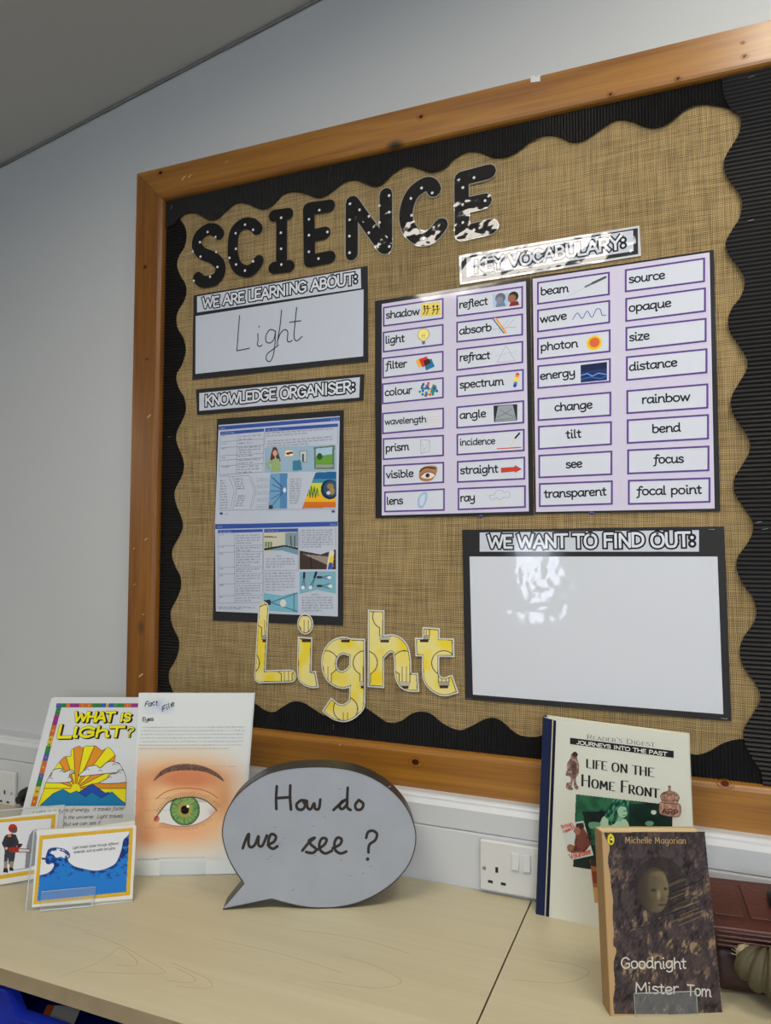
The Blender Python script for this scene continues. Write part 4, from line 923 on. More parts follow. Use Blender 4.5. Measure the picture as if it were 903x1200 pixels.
cv.mask = cv.inside(q1) | cv.inside(q2) | cv.inside(q3) | cv.inside(q4_)
cv.poly(q1, (196, 196, 176)); cv.poly(o2(370, 150, 450, 152, 450, 158, 370, 160), (130, 110, 80)); cv.poly(o2(370, 225, 500, 205, 582, 222, 582, 268, 480, 238, 370, 240), (50, 46, 44)); cv.poly(o2(372, 240, 500, 215, 582, 235, 582, 268, 480, 238), (110, 150, 170)); cv.poly(o2(500, 130, 582, 125, 582, 215, 500, 205), (130, 150, 156)); cv.line(o2(535, 150, 540, 220), 1.4, (70, 80, 86)); cv.line(o2(560, 150, 560, 220), 1.2, (70, 80, 86))
for x in (382, 398, 414): cv.line(o2(x, 190, x, 214), 2.2, (110, 130, 90))
cv.poly(q2, (66, 52, 48)); cv.poly(o2(612, 262, 800, 280, 800, 345), (150, 136, 126)); cv.line(o2(660, 285, 665, 350), 1.6, (40, 32, 30)); cv.line(o2(790, 252, 775, 352), 6, (220, 214, 190)); cv.line(o2(790, 290, 783, 320), 5.2, (230, 200, 60)); cv.line(o2(784, 326, 778, 350), 4.6, (48, 80, 170))
cv.poly(q3, (122, 172, 190))
for q in ((620, 376, 618, 410), (694, 376, 684, 408), (704, 406, 726, 406), (704, 460, 726, 460)): cv.line(o2(*q), 2.6, (34, 38, 44))
for q in ((618, 410, 604, 470), (618, 410, 624, 470), (684, 410, 650, 472), (684, 410, 668, 476), (728, 406, 775, 395), (728, 406, 775, 420), (728, 460, 775, 445), (728, 460, 778, 476)): cv.line(o2(*q), .9, (70, 90, 104))
for q in ((612, 470), (658, 470), (775, 408), (782, 462)): cv.ell(*o2(*q)[0], 2.2, 2, (220, 228, 230))
cv.poly(q4_, (118, 176, 196)); cv.poly(o2(370, 548, 410, 545, 412, 578, 372, 580), (46, 50, 56)); cv.line(o2(412, 562, 575, 505), .9, (60, 90, 110)); cv.line(o2(412, 562, 575, 618), .9, (60, 90, 110)); cv.ell(*o2(488, 567)[0], 3.6, 4.4, (214, 214, 206)); cv.line(o2(556, 508, 556, 620), 1, (70, 110, 130))
split_pics(cv, [q1, q2, q3, q4_], t)

# ------------------------------------------------ SCIENCE letters
c2 = crop(400, 180, 4.105); N1 = 'SCIENCE'
sci = [('S', c1, [c1(232, 362, 212, 344, 182, 345, 150, 372, 142, 408, 162, 440, 205, 458, 235, 488, 232, 528, 205, 552, 165, 556, 145, 540)], .0250, 'the first letter, beside the left border'),
 ('C', c1, [c1(388, 342, 365, 322, 330, 322, 298, 350, 288, 400, 290, 455, 308, 498, 345, 514, 375, 498, 392, 472)], .0245, 'between S and I'),
 ('I', c1, [c1(455, 288, 512, 281), c1(486, 290, 486, 495), c1(454, 500, 517, 493)], .0245, 'above the ABOUT of the learning sign'),
 ('E', c1, [c1(680, 248, 596, 260, 600, 472, 682, 456), c1(600, 372, 662, 358)], .0250, 'just left of N'),
 ('N', c2, [c2(50, 236, 50, 484), c2(54, 236, 205, 450), c2(214, 198, 214, 452)], .0265, 'fourth from the right with glare at its foot'),
 ('C', c2, [c2(446, 175, 430, 152, 400, 150, 350, 185, 322, 235, 310, 300, 325, 360, 365, 402, 410, 408, 450, 382, 478, 345)], .0275, 'between N and the last E, streaked with glare'),
 ('E', c2, [c2(708, 88, 577, 122, 580, 384, 718, 352), c2(585, 252, 688, 228)], .0275, 'at the end of the word, nearest the vocabulary heading')]
dots = {0: c1(186, 355, 218, 375, 155, 396, 126, 434, 221, 436, 157, 455, 226, 497, 196, 537, 130, 553), 1: c1(338, 325, 371, 346, 300, 360, 301, 423, 275, 460, 302, 487, 371, 474, 338, 512),
 2: c1(485, 297, 484, 358, 485, 423, 486, 487), 3: c1(598, 303, 640, 266, 598, 368, 598, 435, 673, 355, 637, 463),
 4: c2(42, 243, 40, 320, 39, 398, 40, 478, 88, 272, 133, 303, 133, 382, 184, 333, 183, 252, 230, 203, 230, 283, 231, 448), 5: c2(386, 167, 437, 191, 335, 217, 338, 298, 445, 356, 396, 410), 6: c2(638, 117, 584, 165, 583, 247, 584, 333, 638, 368, 691, 228)}
LW = wallplane(.0070)
for i, (ch, cr, strokes, w, where) in enumerate(sci):
    pts = [p for s_ in strokes for p in s_]; P = LW.sub(sum(p[0] for p in pts)/len(pts), sum(p[1] for p in pts)/len(pts))
    t = thing('display_letter', 'black polka-dot letter %s, %s' % (ch, where), 'letter', P.mat(), 'black polka-dot letters spelling SCIENCE')
    m = LAMW if i >= 4 else LAM; rim = (150, 146, 134) if i >= 4 else (70, 62, 50)
    k = Ink(P)
    for s_ in strokes: k.line(s_, w+(.0042 if i >= 4 else .0016), rim, .0006, smooth=(ch in 'SC'))
    k.build('laminate_edge', t, m)
    k = Ink(P)
    for s_ in strokes: k.line(s_, w, (9, 9, 13), .0010, smooth=(ch in 'SC'))
    k.build('letter_face', t, m)
    k = Ink(P)
    for d in dots[i]: k.disc(d, .0027, (214, 216, 220), .0014, 10)
    k.build('white_dots', t, m)

# ------------------------------------------------ yellow Light letters
c4 = crop(290, 700, 3.473)
yl = [('L', [c4(66, 42, 50, 325), c4(50, 323, 176, 320)], .0215, 'r', 'tall yellow capital L overlapping the foot of the tables sheet'),
 ('i', [c4(234, 170, 231, 300, 238, 325, 262, 335, 277, 334)], .0295, 'b', 'short yellow letter i with a separate dot'),
 ('g', [c4(430, 208, 388, 196, 350, 214, 331, 262, 344, 314, 384, 336, 420, 322, 440, 300), c4(446, 176, 446, 410, 434, 446, 398, 470, 358, 464, 328, 440)], .0310, 'b', 'yellow letter g hanging over the bottom border'),
 ('h', [c4(523, 60, 522, 358), c4(528, 225, 560, 193, 594, 188, 622, 212, 631, 260, 633, 315, 648, 343, 688, 346)], .0315, 'b', 'yellow letter h with bulb drawings'),
 ('t', [c4(747, 132, 745, 300, 758, 342, 795, 364, 838, 354), c4(690, 202, 832, 205)], .0310, 'b', 'yellow letter t, last and closest to the blank panel')]
YW = wallplane(.0086)
for ch, strokes, w, cap, label in yl:
    pts = [p for s_ in strokes for p in s_]; hz_ = .0125 if ch == 'g' else .0090
    YW = wallplane(hz_); P = YW.sub(sum(p[0] for p in pts)/len(pts), sum(p[1] for p in pts)/len(pts))
    t = thing('display_letter', label, 'letter', P.mat(), 'yellow bulb-patterned letters spelling Light')
    px = .0017  # metres per pixel here
    def outl(k, w_, col, z, ext=0):
        for s_ in strokes:
            q = [P.at(*p) for p in s_]
            if len(q) > 2: q = smooth_path(q, 5)
            if cap == 'b' and ext:
                for e, f in ((0, 1), (-1, -2)):
                    dx, dy = q[e][0]-q[f][0], q[e][1]-q[f][1]; L = hypot(dx, dy); q[e] = (q[e][0]+dx/L*ext, q[e][1]+dy/L*ext)
            k.line(q, w_, col, z, cap=cap, local=True)
    k = Ink(P); outl(k, w*.86+.0070, (214, 214, 206), .0005, .0040)
    if ch == 'i': k.disc(c4(235, 108)[0], .0178, (214, 214, 206), .0005, 24, .0205)
    k.build('white_edge', t, LAM)
    k = Ink(P); outl(k, w*.86+.0022, (70, 66, 50), .0009, .0014)
    if ch == 'i': k.disc(c4(235, 108)[0], .0156, (50, 46, 40), .0009, 24, .0182)
    k.build('outline', t, LAM)
    x0, x1 = min(p[0] for p in pts)-14, max(p[0] for p in pts)+14; y0, y1 = min(p[1] for p in pts)-14, max(p[1] for p in pts)+14
    if ch == 'i': y0 = 722
    cv = Canvas(x0, y0, x1, y1, .5, (226, 214, 134)); hw = w*.86/px/2*1.0
    dd = np.full(cv.x.shape, 1e9)
    for s_ in strokes: dd = np.minimum(dd, cv.dist(smooth_path(s_, 5) if len(s_) > 2 else s_))
    # true distances on the wall plane: work out local coordinates per cell
    A2 = np.array(P.at(cv.x[0, 0], cv.y[0, 0])); loc = lambda p: P.at(*p)
    d3 = [np.array(v_) for v_ in (RIGHT, UP, FWD)]
    D_ = ((cv.x[..., None]-W_PX/2)/F_PX)*d3[0] + (-(cv.y[..., None]-H_PX/2)/F_PX)*d3[1] + d3[2]
    o_, n_, u_, v_ = (np.array(q) for q in (P.o, P.n, P.u, P.v)); t_ = ((o_-np.array(CAM))@n_)/(D_@n_); Q = np.array(CAM)+D_*t_[..., None]-o_
    XA, YA = Q@u_, Q@v_
    def dl(q):
        d = np.full(XA.shape, 1e9)
        for ii, ((xa_, ya_), (xb_, yb_)) in enumerate(zip(q[:-1], q[1:])):
            L = (xb_-xa_)**2+(yb_-ya_)**2 or 1e-9; tt = ((XA-xa_)*(xb_-xa_)+(YA-ya_)*(yb_-ya_))/L
            dd_ = np.hypot(XA-xa_-np.clip(tt, 0, 1)*(xb_-xa_), YA-ya_-np.clip(tt, 0, 1)*(yb_-ya_))
            if cap == 'b':
                if ii == 0: dd_ = np.where(tt < 0, 1, dd_)
                if ii == len(q)-2: dd_ = np.where(tt > 1, 1, dd_)
            d = np.minimum(d, dd_)
        return d
    m_ = np.zeros(cv.x.shape, bool)
    for s_ in strokes:
        q = [P.at(*p) for p in s_]
        if len(q) > 2: q = smooth_path(q, 5)
        mm = dl(q) < w*.43
        if cap == 'b':
            for e, f in ((0, 1), (-1, -2)):
                dx, dy = q[e][0]-q[f][0], q[e][1]-q[f][1]; L = hypot(dx, dy)
                al = ((XA-q[e][0])*dx+(YA-q[e][1])*dy)/L; mm &= ~((al > 0) & (al < w) & (np.hypot(XA-q[e][0], YA-q[e][1]) < w*.75))
        m_ |= mm
    if ch == 'i':
        a_, b_ = P.at(*c4(235, 108)[0]); m_ |= np.hypot((XA-a_)/.0142, (YA-b_)/.0166) < 1
    cv.mask = m_
    # bulb pattern: big bulbs in bright yellow on pale yellow, thin dark outlines
    gx_, gy_ = 46., 54.; yy = cv.y-700; rowi = np.floor(yy/gy_); xx = cv.x-290+(rowi % 2)*gx_/2; colx = (xx % gx_)-gx_/2; coly = (yy % gy_)-gy_*.42
    R_b = np.hypot(colx, coly*1.0); top = vnoise(cv.x, cv.y, 22, 4, 2)
    cv.put(np.clip((top-.5)*4, 0, 1), (232, 204, 40), .9)
    cv.put(R_b < 14, (228, 216, 150), .6); cv.put(np.abs(R_b-14.2) < .55, (60, 54, 36), .85)
    neck = (np.abs(colx) < 6.5) & (coly > 12.5) & (coly < 22); cv.put(neck, (226, 212, 140)); cv.put((np.abs(np.abs(colx)-6.3) < .5) & (coly > 12.5) & (coly < 24), (60, 54, 36), .85)
    base_ = (np.abs(colx) < 6.5) & (coly > 22) & (coly < 27); cv.put(base_, (200, 198, 180)); cv.put(base_ & ((coly % 2) < .7), (60, 56, 48), .8); cv.put((np.abs(colx) < 5) & (coly > 27) & (coly < 30), (60, 40, 26))
    cv.put((np.abs(np.abs(colx)-2.5) < .45) & (coly > 4) & (coly < 22), (110, 96, 50), .7)
    k = Ink(P); k.canvas(cv, .0013); k.build('bulb_pattern', t, LAM)

# ================================================================== things standing on the worktop
def standing(name, label, cat, pose, group=None):
    P = leaning(*pose); t = thing(name, label, cat, P.mat(), group); return t, P
def flat_stack(name, P, px, d, col, t, m=INK):   # block of thickness d behind the front face
    return sheet(name, P, px, col, t, m, d, -d)
EPS = .0006
# --- eye fact page, a thin booklet in a clear stand
e5 = crop(150, 800, 5.0)
t, P = standing('eye_booklet', 'white fact booklet page headed Eyes with a large green eye painting', 'booklet', (-.9197, -.2369, .431, .1274))
sheet('page_block', P, [(154.5, 1027), (282.5, 1024), (298.5, 812), (162.5, 812)], (196, 202, 202), t, INK, .006, -.0066)
sheet('front_page', P, [(154.5, 1026.5), (280, 1023.5), (296.5, 813), (162.5, 812.5)], (208, 213, 212), t, INK, .0006, -.0006)
cv = Canvas(152, 872, 290, 1006, .55, (208, 213, 212)); ex = (cv.x-150)*5; ey = (cv.y-800)*5
cv.clip([(156, 1026), (280, 1023), (296, 814), (163, 813)]); cv.mask &= (cv.x > 163.5-(cv.y-812)*.036)
SK = np.array((205, 150, 104.))
def soft(cx, cy, rx, ry, col, a, s_=.5): cv.ell(cx, cy, rx, ry, col, a, 0, s_)
w_ = np.exp(-(np.abs((ex-300)/305)**2.8+np.abs((ey-695)/262)**2.8)); cv.put(np.clip(w_*1.5, 0, 1), (218, 178, 130), 1)
e_ = lambda X, Y, rx, ry: np.exp(-((ex-X)/rx)**2-((ey-Y)/ry)**2)
cv.put(np.clip(e_(345, 560, 220, 70)*1.2, 0, 1), (192, 112, 76), .8); cv.put(np.clip(e_(60, 700, 62, 170)*1.2, 0, 1), (190, 116, 78), .6); cv.put(np.clip(e_(560, 690, 60, 120), 0, 1), (196, 130, 84), .7); cv.put(e_(110, 900, 70, 70), (186, 120, 80), .7); cv.put(e_(300, 880, 210, 60), (224, 160, 124), .7); cv.put(e_(300, 640, 120, 30), (226, 172, 124), .7); cv.put(np.clip(e_(200, 660, 60, 60), 0, 1), (226, 186, 140), .6)
br = smooth_path(e5(148, 578, 190, 520, 260, 486, 340, 476, 430, 486, 500, 515, 545, 550, 562, 580, 510, 548, 440, 522, 350, 514, 260, 520, 195, 545), 5, True); cv.poly(br, (84, 62, 56), .9)
ns = vnoise(cv.x, cv.y, 1.6, 8, 2); cv.put(cv.inside(br) & (ns > .55), (128, 98, 84), .7)
cv.line(e5(165, 680, 220, 640, 300, 620, 400, 622, 470, 640, 525, 675), .9, (150, 82, 54), .9, True)
ei = smooth_path(e5(155, 806, 185, 760, 235, 705, 300, 680, 380, 672, 450, 690, 500, 730, 515, 748, 480, 785, 420, 820, 350, 838, 270, 836, 200, 820), 6, True)
cv.poly(ei, (214, 214, 210)); ins = cv.inside(ei); cv.put(ins & (ey < 700), (170, 160, 156), .6); cv.put(np.clip(e_(500, 760, 30, 30), 0, 1)*ins, (190, 160, 150), .7)
ir = np.hypot((ex-333)/88, (ey-745)/92); vis = ins | ((ir < 1) & (ey > 676)); an = np.arctan2(ey-745, ex-333); fib = vnoise(an*9, ir*2, .6, 5, 2)
cv.put(vis & (ir < 1), (74, 116, 62)); cv.put(vis & (ir < 1), (124, 160, 92), 1); cv.put((vis & (ir < 1))*np.clip((fib-.45)*3, 0, 1), (60, 106, 54), .8); cv.put(vis & (ir < .5), (170, 150, 76), .75); cv.put((vis & (ir < 1))*np.clip((ir-.82)/.18, 0, 1), (34, 66, 44), .8); cv.put(ir < .28, (16, 12, 14)); cv.ell(*e5(350, 725)[0], 1.7, 1.5, (240, 242, 244))
cv.ell(*e5(168, 797)[0], 3.4, 3.6, (196, 96, 84), .9); cv.line(e5(155, 808, 185, 760, 235, 702, 300, 678, 380, 670, 450, 688, 500, 728, 520, 750), 1.1, (70, 44, 40), .95, True); cv.line(e5(200, 822, 270, 838, 350, 840, 420, 822, 480, 786, 515, 750), .9, (170, 96, 84), .9, True)
k = Ink(P); k.canvas(cv, .0004)
r = random.Random(4)
lidx = [160, 185, 235, 300, 380, 450, 500, 522]; lidy = [800, 760, 702, 678, 670, 688, 728, 750]
for j in range(40):
    f_ = j/39; x = 182+f_*332; y = float(np.interp(x, lidx, lidy)); dx = (f_-.42)*52; L = 20+12*sin(pi*f_)+r.uniform(-3, 3)
    k.line(e5(x, y, x+dx*.3, y-L*.55, x+dx, y-L), .00055, (52, 34, 30), .0006, smooth=True)
lowx = [180, 200, 270, 350, 420, 480, 515]; lowy = [812, 822, 838, 840, 822, 786, 750]
for j in range(34):
    f_ = j/33; x = 195+f_*285; y = float(np.interp(x, lowx, lowy)); dx = (f_-.5)*26
    k.line(e5(x, y+2, x+dx, y+18+r.random()*12), .00045, (110, 62, 46), .0006)
k.build('eye_painting', t, INK)
k = Ink(P); tx = (44, 46, 54)
k.text('Fact', *e5(96, 138, 172, 128), .0018, tx, .0005, h=.0058, slant=.25, pen=(.35, 2.2), wobble=.25); k.text('File', *e5(196, 172, 272, 130), .0018, tx, .0005, h=.0058, slant=.25, pen=(.35, 2.2), wobble=.2)
k.text('Eyes', *e5(84, 225, 150, 223), .0012, tx, .0005, h=.0046)
for j in range(7):
    y = 262+j*21; k.greek(*e5(84-j*4, y+2, 683-j*3 if j < 6 else 590, y), .0014, (96, 100, 106), .0005, seed=j, w=.0003)
k.greek(*e5(55, 1040, 180, 1038), .0016, (80, 84, 90), .0005, seed=9); k.line(e5(190, 1026, 450, 1022), .0005, (120, 122, 120), .0005); k.line(e5(480, 488, 580, 490), .0003, (120, 110, 100), .0006); k.greek(*e5(590, 493, 636, 492), .0011, (120, 110, 100), .0006)
for y, x0, x1 in ((680, 95, 260), (748, 128, 320), (850, 130, 280)): k.line(e5(x0, y, x1, y-4), .00035, (140, 110, 90), .0006); k.greek(*e5(x0-35, y+2, x0-2, y), .001, (140, 110, 90), .0006)
k.build('printed_text', t, INK)
k = Ink(P)
cvx = Canvas(166, 816, 206, 838, .5, (208, 213, 212)); b_ = vnoise(cvx.x, cvx.y, 6, 2, 2)*np.exp(-((cvx.x-186)/14)**2-((cvx.y-828)/7)**2)
cvx.put(np.clip(b_*1.4, 0, 1), (136, 156, 206), .7); cvx.clip([(167, 817), (205, 817), (205, 837), (167, 837)]); k.canvas(cvx, .0003); k.build('blue_wash', t, INK)
def stand(label, P0, pxlip, back_px, lipd=.012, base=None):
    """clear acrylic stand: back plate behind the sheet, short front lip, base joining the two"""
    P = Plane(P0.o, P0.u, P0.v); t = thing('acrylic_stand', label, 'display stand', P.mat(), 'clear acrylic stands')
    q = [P.at(*p, lipd) for p in pxlip]
    x0, x1 = min(a[0] for a in q), max(a[0] for a in q); y1 = max(a[1] for a in q)
    box('front_lip', x0, x1, .0015, y1, lipd, lipd+.002, ACR, t); box('base_foot', x0, x1, 0, .002, -.03, lipd, ACR, t)
    box('back_plate', back_px[0], back_px[1], .002, back_px[2], -.0105-.002, -.0105, ACR, t, .0004)
    return t
stand('small clear acrylic stand holding up the eye booklet', P, e5(188, 1045, 452, 1045, 452, 1130, 188, 1135), (.05, .15, .20), .004)

# --- sunburst sheet
t, P = standing('sunburst_sheet', 'laminated sheet headed What is Light with a sunburst over blue mountains', 'poster', (-1.250, -.245, .25, .50))
l4 = crop(0, 800, 4.0); l8 = crop(60, 810, 8.21)
sheet('laminated_sheet', P, [(15, 993), (60, 818.5), (63.5, 817), (172, 817), (156, 986)], (206, 211, 214), t, LAM, .0008, -.0008)
k = Ink(P); r = random.Random(11); pal = [(48, 86, 170), (40, 120, 66), (150, 40, 120), (190, 100, 40), (60, 130, 70), (46, 90, 170), (206, 170, 60), (190, 104, 44)]
tb0, tb1 = l4(265, 97, 648, 97); bb0, bb1 = l4(262, 116, 646, 116)
fr_ = [0, .06, .12, .17, .24, .28, .36, .44, .50, .55, .61, .64, .70, .76, .83, .92, 1]; pc = [0, 1, 3, 2, 2, 3, 3, 1, 1, 5, 6, 5, 4, 1, 3, 2]
for j in range(16):
    a, b = fr_[j], fr_[j+1]; L = lambda p, q, f_: (p[0]+(q[0]-p[0])*f_, p[1]+(q[1]-p[1])*f_)
    k.poly([L(tb0, tb1, a), L(tb0, tb1, b), L(bb0, bb1, b), L(bb0, bb1, a)], pal[pc[j]], .0003)
    mid = L(L(tb0, tb1, (a+b)/2), L(bb0, bb1, (a+b)/2), .5); k.disc(mid, .0016, pal[(pc[j]+3) % 8], .0004, 6)
sl = [l4(265, 116, 288, 116), l4(143, 580, 168, 580)]
fy = [0, .075, .18, .29, .36, .39, .47, .54, .67, .72, .80, .90, 1]; pc = [1, 2, 3, 6, 6, 1, 0, 3, 0, 1, 6, 3]
for j in range(12):
    a, b = fy[j], fy[j+1]; L = lambda p, q, f_: (p[0]+(q[0]-p[0])*f_, p[1]+(q[1]-p[1])*f_)
    k.poly([L(sl[0][0], sl[1][0], a), L(sl[0][1], sl[1][1], a), L(sl[0][1], sl[1][1], b), L(sl[0][0], sl[1][0], b)], pal[pc[j]], .0003)
    mid = L(L(sl[0][0], sl[1][0], (a+b)/2), L(sl[0][1], sl[1][1], (a+b)/2), .5); k.disc(mid, .0024, pal[(pc[j]+3) % 8], .0004, 6)
k.build('coloured_border', t, LAM)
k = Ink(P); YE = (226, 218, 24)
def fat(s_, p0, p1, h, w, n=5):
    for j in range(n): o_ = (n-j)*.36; k.text(s_, (p0[0]+o_, p0[1]+o_*.55), (p1[0]+o_, p1[1]+o_*.55), w+.0012, (22, 22, 18), .0004+j*.00001, h=h, cap='s')
    k.text(s_, p0, p1, w+.0014, (22, 22, 18), .0006, h=h, cap='s'); k.text(s_, p0, p1, w, YE, .0008, h=h, cap='s')
fat('WHAT', *l8(215, 290, 600, 288), .0125, .0052); fat('IS', *l8(655, 288, 760, 286), .0105, .0044)
fat('L', *l8(42, 445, 195, 442), .0165, .0062); fat('iGhT', *l8(195, 440, 690, 432), .0130, .0056); fat('?', *l8(712, 440, 792, 436), .0125, .0030, 3)
k.build('title', t, LAM)
cv = Canvas(44, 872, 150, 945, .45, (206, 211, 214)); dome = smooth_path(l4(178, 578, 205, 505, 222, 455, 262, 395, 300, 350, 332, 345, 336, 315, 372, 298, 384, 308, 402, 298, 424, 298, 450, 298, 478, 318, 510, 305, 540, 340, 538, 372, 560, 380, 590, 440, 592, 500, 588, 578), 4)
dm = cv.inside(dome+l4(588, 578, 178, 578)); ang = np.degrees(np.arctan2(924-cv.y, cv.x-88.8)); bins = [-20, 0, 14, 27, 40, 53, 66, 79, 93, 107, 122, 140, 160, 180, 200]
cv.mask &= dm; cv.put(dm, YE)
for j in range(len(bins)-1):
    if j % 2 == 1: cv.put(dm & (ang >= bins[j]) & (ang < bins[j+1]), (216, 140, 40))
    b_ = radians(bins[j]); cv.line([(88.8, 924), (88.8+75*cos(b_), 924-75*sin(b_))], .7, (70, 50, 20), .9)
cv.ell(88.8, 924, 5, 5.5, YE)
for c_ in (l4(215, 468, 222, 445, 240, 435, 250, 410, 290, 402, 300, 420, 335, 408, 348, 425, 325, 432, 332, 465), l4(372, 438, 395, 412, 410, 395, 450, 388, 470, 400, 500, 375, 535, 370, 580, 395, 592, 415, 480, 428), l4(468, 472, 500, 450, 515, 430, 545, 425, 560, 408, 592, 420, 594, 466)):
    q = smooth_path(c_, 3, True); cv.poly(q, (208, 212, 216)); cv.line(q+[q[0]], .8, (50, 50, 54), .9)
    for p_ in c_[2:-1:2]: cv.line([(p_[0]-2, p_[1]+4), (p_[0], p_[1]+2), (p_[0]+2, p_[1]+4)], .6, (60, 60, 64), .8)
mt = l4(186, 578, 250, 520, 295, 500, 330, 520, 360, 508, 400, 535, 430, 512, 475, 540, 525, 512, 560, 545, 590, 568, 590, 578); cv.poly(l4(370, 515, 432, 474, 490, 516, 510, 512, 588, 566, 588, 578, 380, 578), (28, 76, 166)); cv.poly(mt, (24, 120, 172)); cv.line(mt[:-1], .7, (20, 50, 90), .9); cv.line(l4(370, 515, 432, 474, 490, 516), .7, (20, 30, 60), .9)
k = Ink(P); k.canvas(cv, .0004); k.line(dome, .0009, (60, 50, 30), .0008); k.build('sunburst_picture', t, LAM)
k = Ink(P); tx = (52, 56, 62)
k.text('re of energy.  It travels faster', *l4(300, 606, 582, 597), .0008, tx, .0004, h=.0044, slant=.15); k.text('n the universe.  Light travels', *l4(298, 640, 575, 632), .0008, tx, .0004, h=.0044, slant=.15); k.text('But we can see it', *l4(296, 672, 470, 664), .0008, tx, .0004, h=.0044, slant=.15)
k.text('Light is a ty', *l4(150, 618, 296, 606), .0008, tx, .0004, h=.0044, slant=.15); k.build('printed_text', t, LAM)

# --- two small cards in acrylic holders
c7 = crop(0, 930, 5.31)
def card(name, label, pose, outer, yo, yi, holder, stlabel, lip, behind=None):
    t, P = standing(name, label, 'card', pose)
    sheet('card', P, outer, (206, 206, 200), t, INK, .0012, -.0012)
    k = Ink(P); k.poly(yo, (198, 160, 44), .0002); k.poly(yi, (205, 208, 212), .0004); k.build('yellow_border', t, INK)
    if behind: sheet('back_card', P, behind, (196, 194, 184), t, INK, .0012, -.004)
    s_ = thing('acrylic_stand', stlabel, 'display stand', P.mat(), 'clear acrylic stands')
    q = [P.at(*p, -.005) for p in holder]
    prism('back_plate', q, -.0070, -.0050, mat('frosted_acrylic', (176, 180, 180), .3) if False else ACR, s_)
    bm = bmesh.new()
    for (a, b), (c, d) in zip(q, q[1:]+q[:1]):
        add_tube(bm, [(a, b, -.006), (c, d, -.006)], .0012, 6)
    from_bm('plate_edge', bm, mat('acrylic_edge', (166, 172, 172), .25), s_)
    if lip:
        lq = [P.at(*p, .0035) for p in lip]; x0, x1 = lq[0][0], lq[1][0]; y1 = max(lq[0][1], lq[1][1])
        box('front_lip', x0, x1, -.001, y1, .0022, .0040, ACR, s_); box('base_foot', x0, x1, -.0010, .0004, -.0050, .0022, ACR, s_)
        bm = bmesh.new(); add_tube(bm, [(x0, y1, .0031), (x1, y1, .0031)], .0004, 5); add_tube(bm, [(x1, 0, .0031), (x1, y1, .0031)], .0003, 5); add_tube(bm, [(x0, .0006, .0034), (x1, .0006, .0034)], .0012, 6); from_bm('lip_edge', bm, mat('acrylic_edge', (166, 172, 172), .25), s_)
    return t, P
t, P = card('wave_card', 'yellow-edged card with a blue curling wave and two lines of print', (-.9816, -.4024, .6046, .30), c7(232, 225, 848, 198, 824, 656, 198, 708), c7(247, 262, 828, 212, 808, 632, 208, 690), c7(268, 285, 805, 235, 785, 610, 232, 668), c7(212, 226, 600, 212, 596, 712, 158, 735), 'low clear acrylic stand under the blue wave card', c7(258, 610, 592, 588), c7(560, 210, 836, 168, 822, 682, 560, 700))
YI = c7(268, 285, 805, 235, 785, 610, 232, 668)
cv = Canvas(43, 972, 153, 1057, .5, (205, 208, 212)); cv.clip(YI); SB = (34, 112, 188); NV = (22, 48, 110)
crest = smooth_path(c7(240, 512, 290, 500, 320, 480, 338, 450, 330, 430, 300, 438, 285, 420, 292, 375, 310, 345, 350, 338, 400, 348, 430, 372, 432, 395, 420, 405, 430, 430, 465, 455, 520, 470, 570, 480, 620, 480, 670, 465, 715, 440, 740, 400, 760, 340, 770, 290, 800, 260, 806, 240), 4)
cv.poly(crest+c7(820, 230, 800, 690, 220, 690), SB)
foam = smooth_path(c7(300, 352, 330, 340, 372, 340, 410, 352, 432, 376, 424, 398, 400, 404, 380, 395, 350, 400, 330, 380, 310, 378), 4, True); cv.poly(foam, (206, 212, 218)); cv.line(foam+[foam[0]], .7, NV, .8)
nz = vnoise(cv.x, cv.y, 3, 3, 3); nearc = cv.dist(crest) < 3; body = cv.inside(crest+c7(820, 230, 800, 690, 220, 690))
cv.put(body & nearc & (nz > .48), NV, .85); cv.put(body & cv.inside(c7(285, 360, 330, 380, 350, 400, 430, 400, 440, 450, 340, 460, 290, 440)) & (nz > .5), NV, .9); cv.put(body & cv.inside(c7(730, 400, 760, 290, 806, 240, 806, 350, 760, 410, 720, 450)) & (nz > .42), NV, .9); cv.put(body & (nz > .70) & (cv.y < 1030), NV, .5)
cv.line(crest, .9, NV, .9)
k = Ink(P); k.canvas(cv, .0006); k.poly(c7(262, 398, 285, 400, 282, 412, 260, 410), (40, 50, 70), .0007); k.build('wave_picture', t, INK)
k = Ink(P); k.text('Light travels slower through different', *c7(450, 345, 738, 316), .0005, (40, 42, 50), .0008, h=.0026, slant=.1); k.text('materials, such as water and glass.', *c7(458, 372, 720, 345), .0005, (40, 42, 50), .0008, h=.0026, slant=.1); k.build('printed_text', t, INK)
t, P = card('firefighter_card', 'yellow-edged card with a helmeted worker holding a chainsaw, cut by the left edge', (-1.1224, -.3729, .6155, .20), [(-20, 961), (68.7, 949.8), (62, 1026), (-24, 1041)], [(-17, 962), (65.5, 954), (59, 1021), (-20, 1033.5)], [(-12, 965), (60.6, 959), (55, 1017), (-16, 1028)], [(-22, 951.5), (75.5, 943.8), (69, 1027), (-26, 1044)], 'low clear acrylic stand under the firefighter card', None)
cv = Canvas(-8, 962, 59, 1026, .45, (205, 208, 212)); cv.clip([(-8, 966), (58.5, 960), (54, 1016), (-8, 1026)])
cv.poly(c7(155, 470, 165, 330, 185, 255, 205, 228, 225, 240, 235, 300, 240, 430, 210, 450), (120, 124, 132)); cv.line(c7(60, 478, 180, 462), 1, (150, 154, 160))
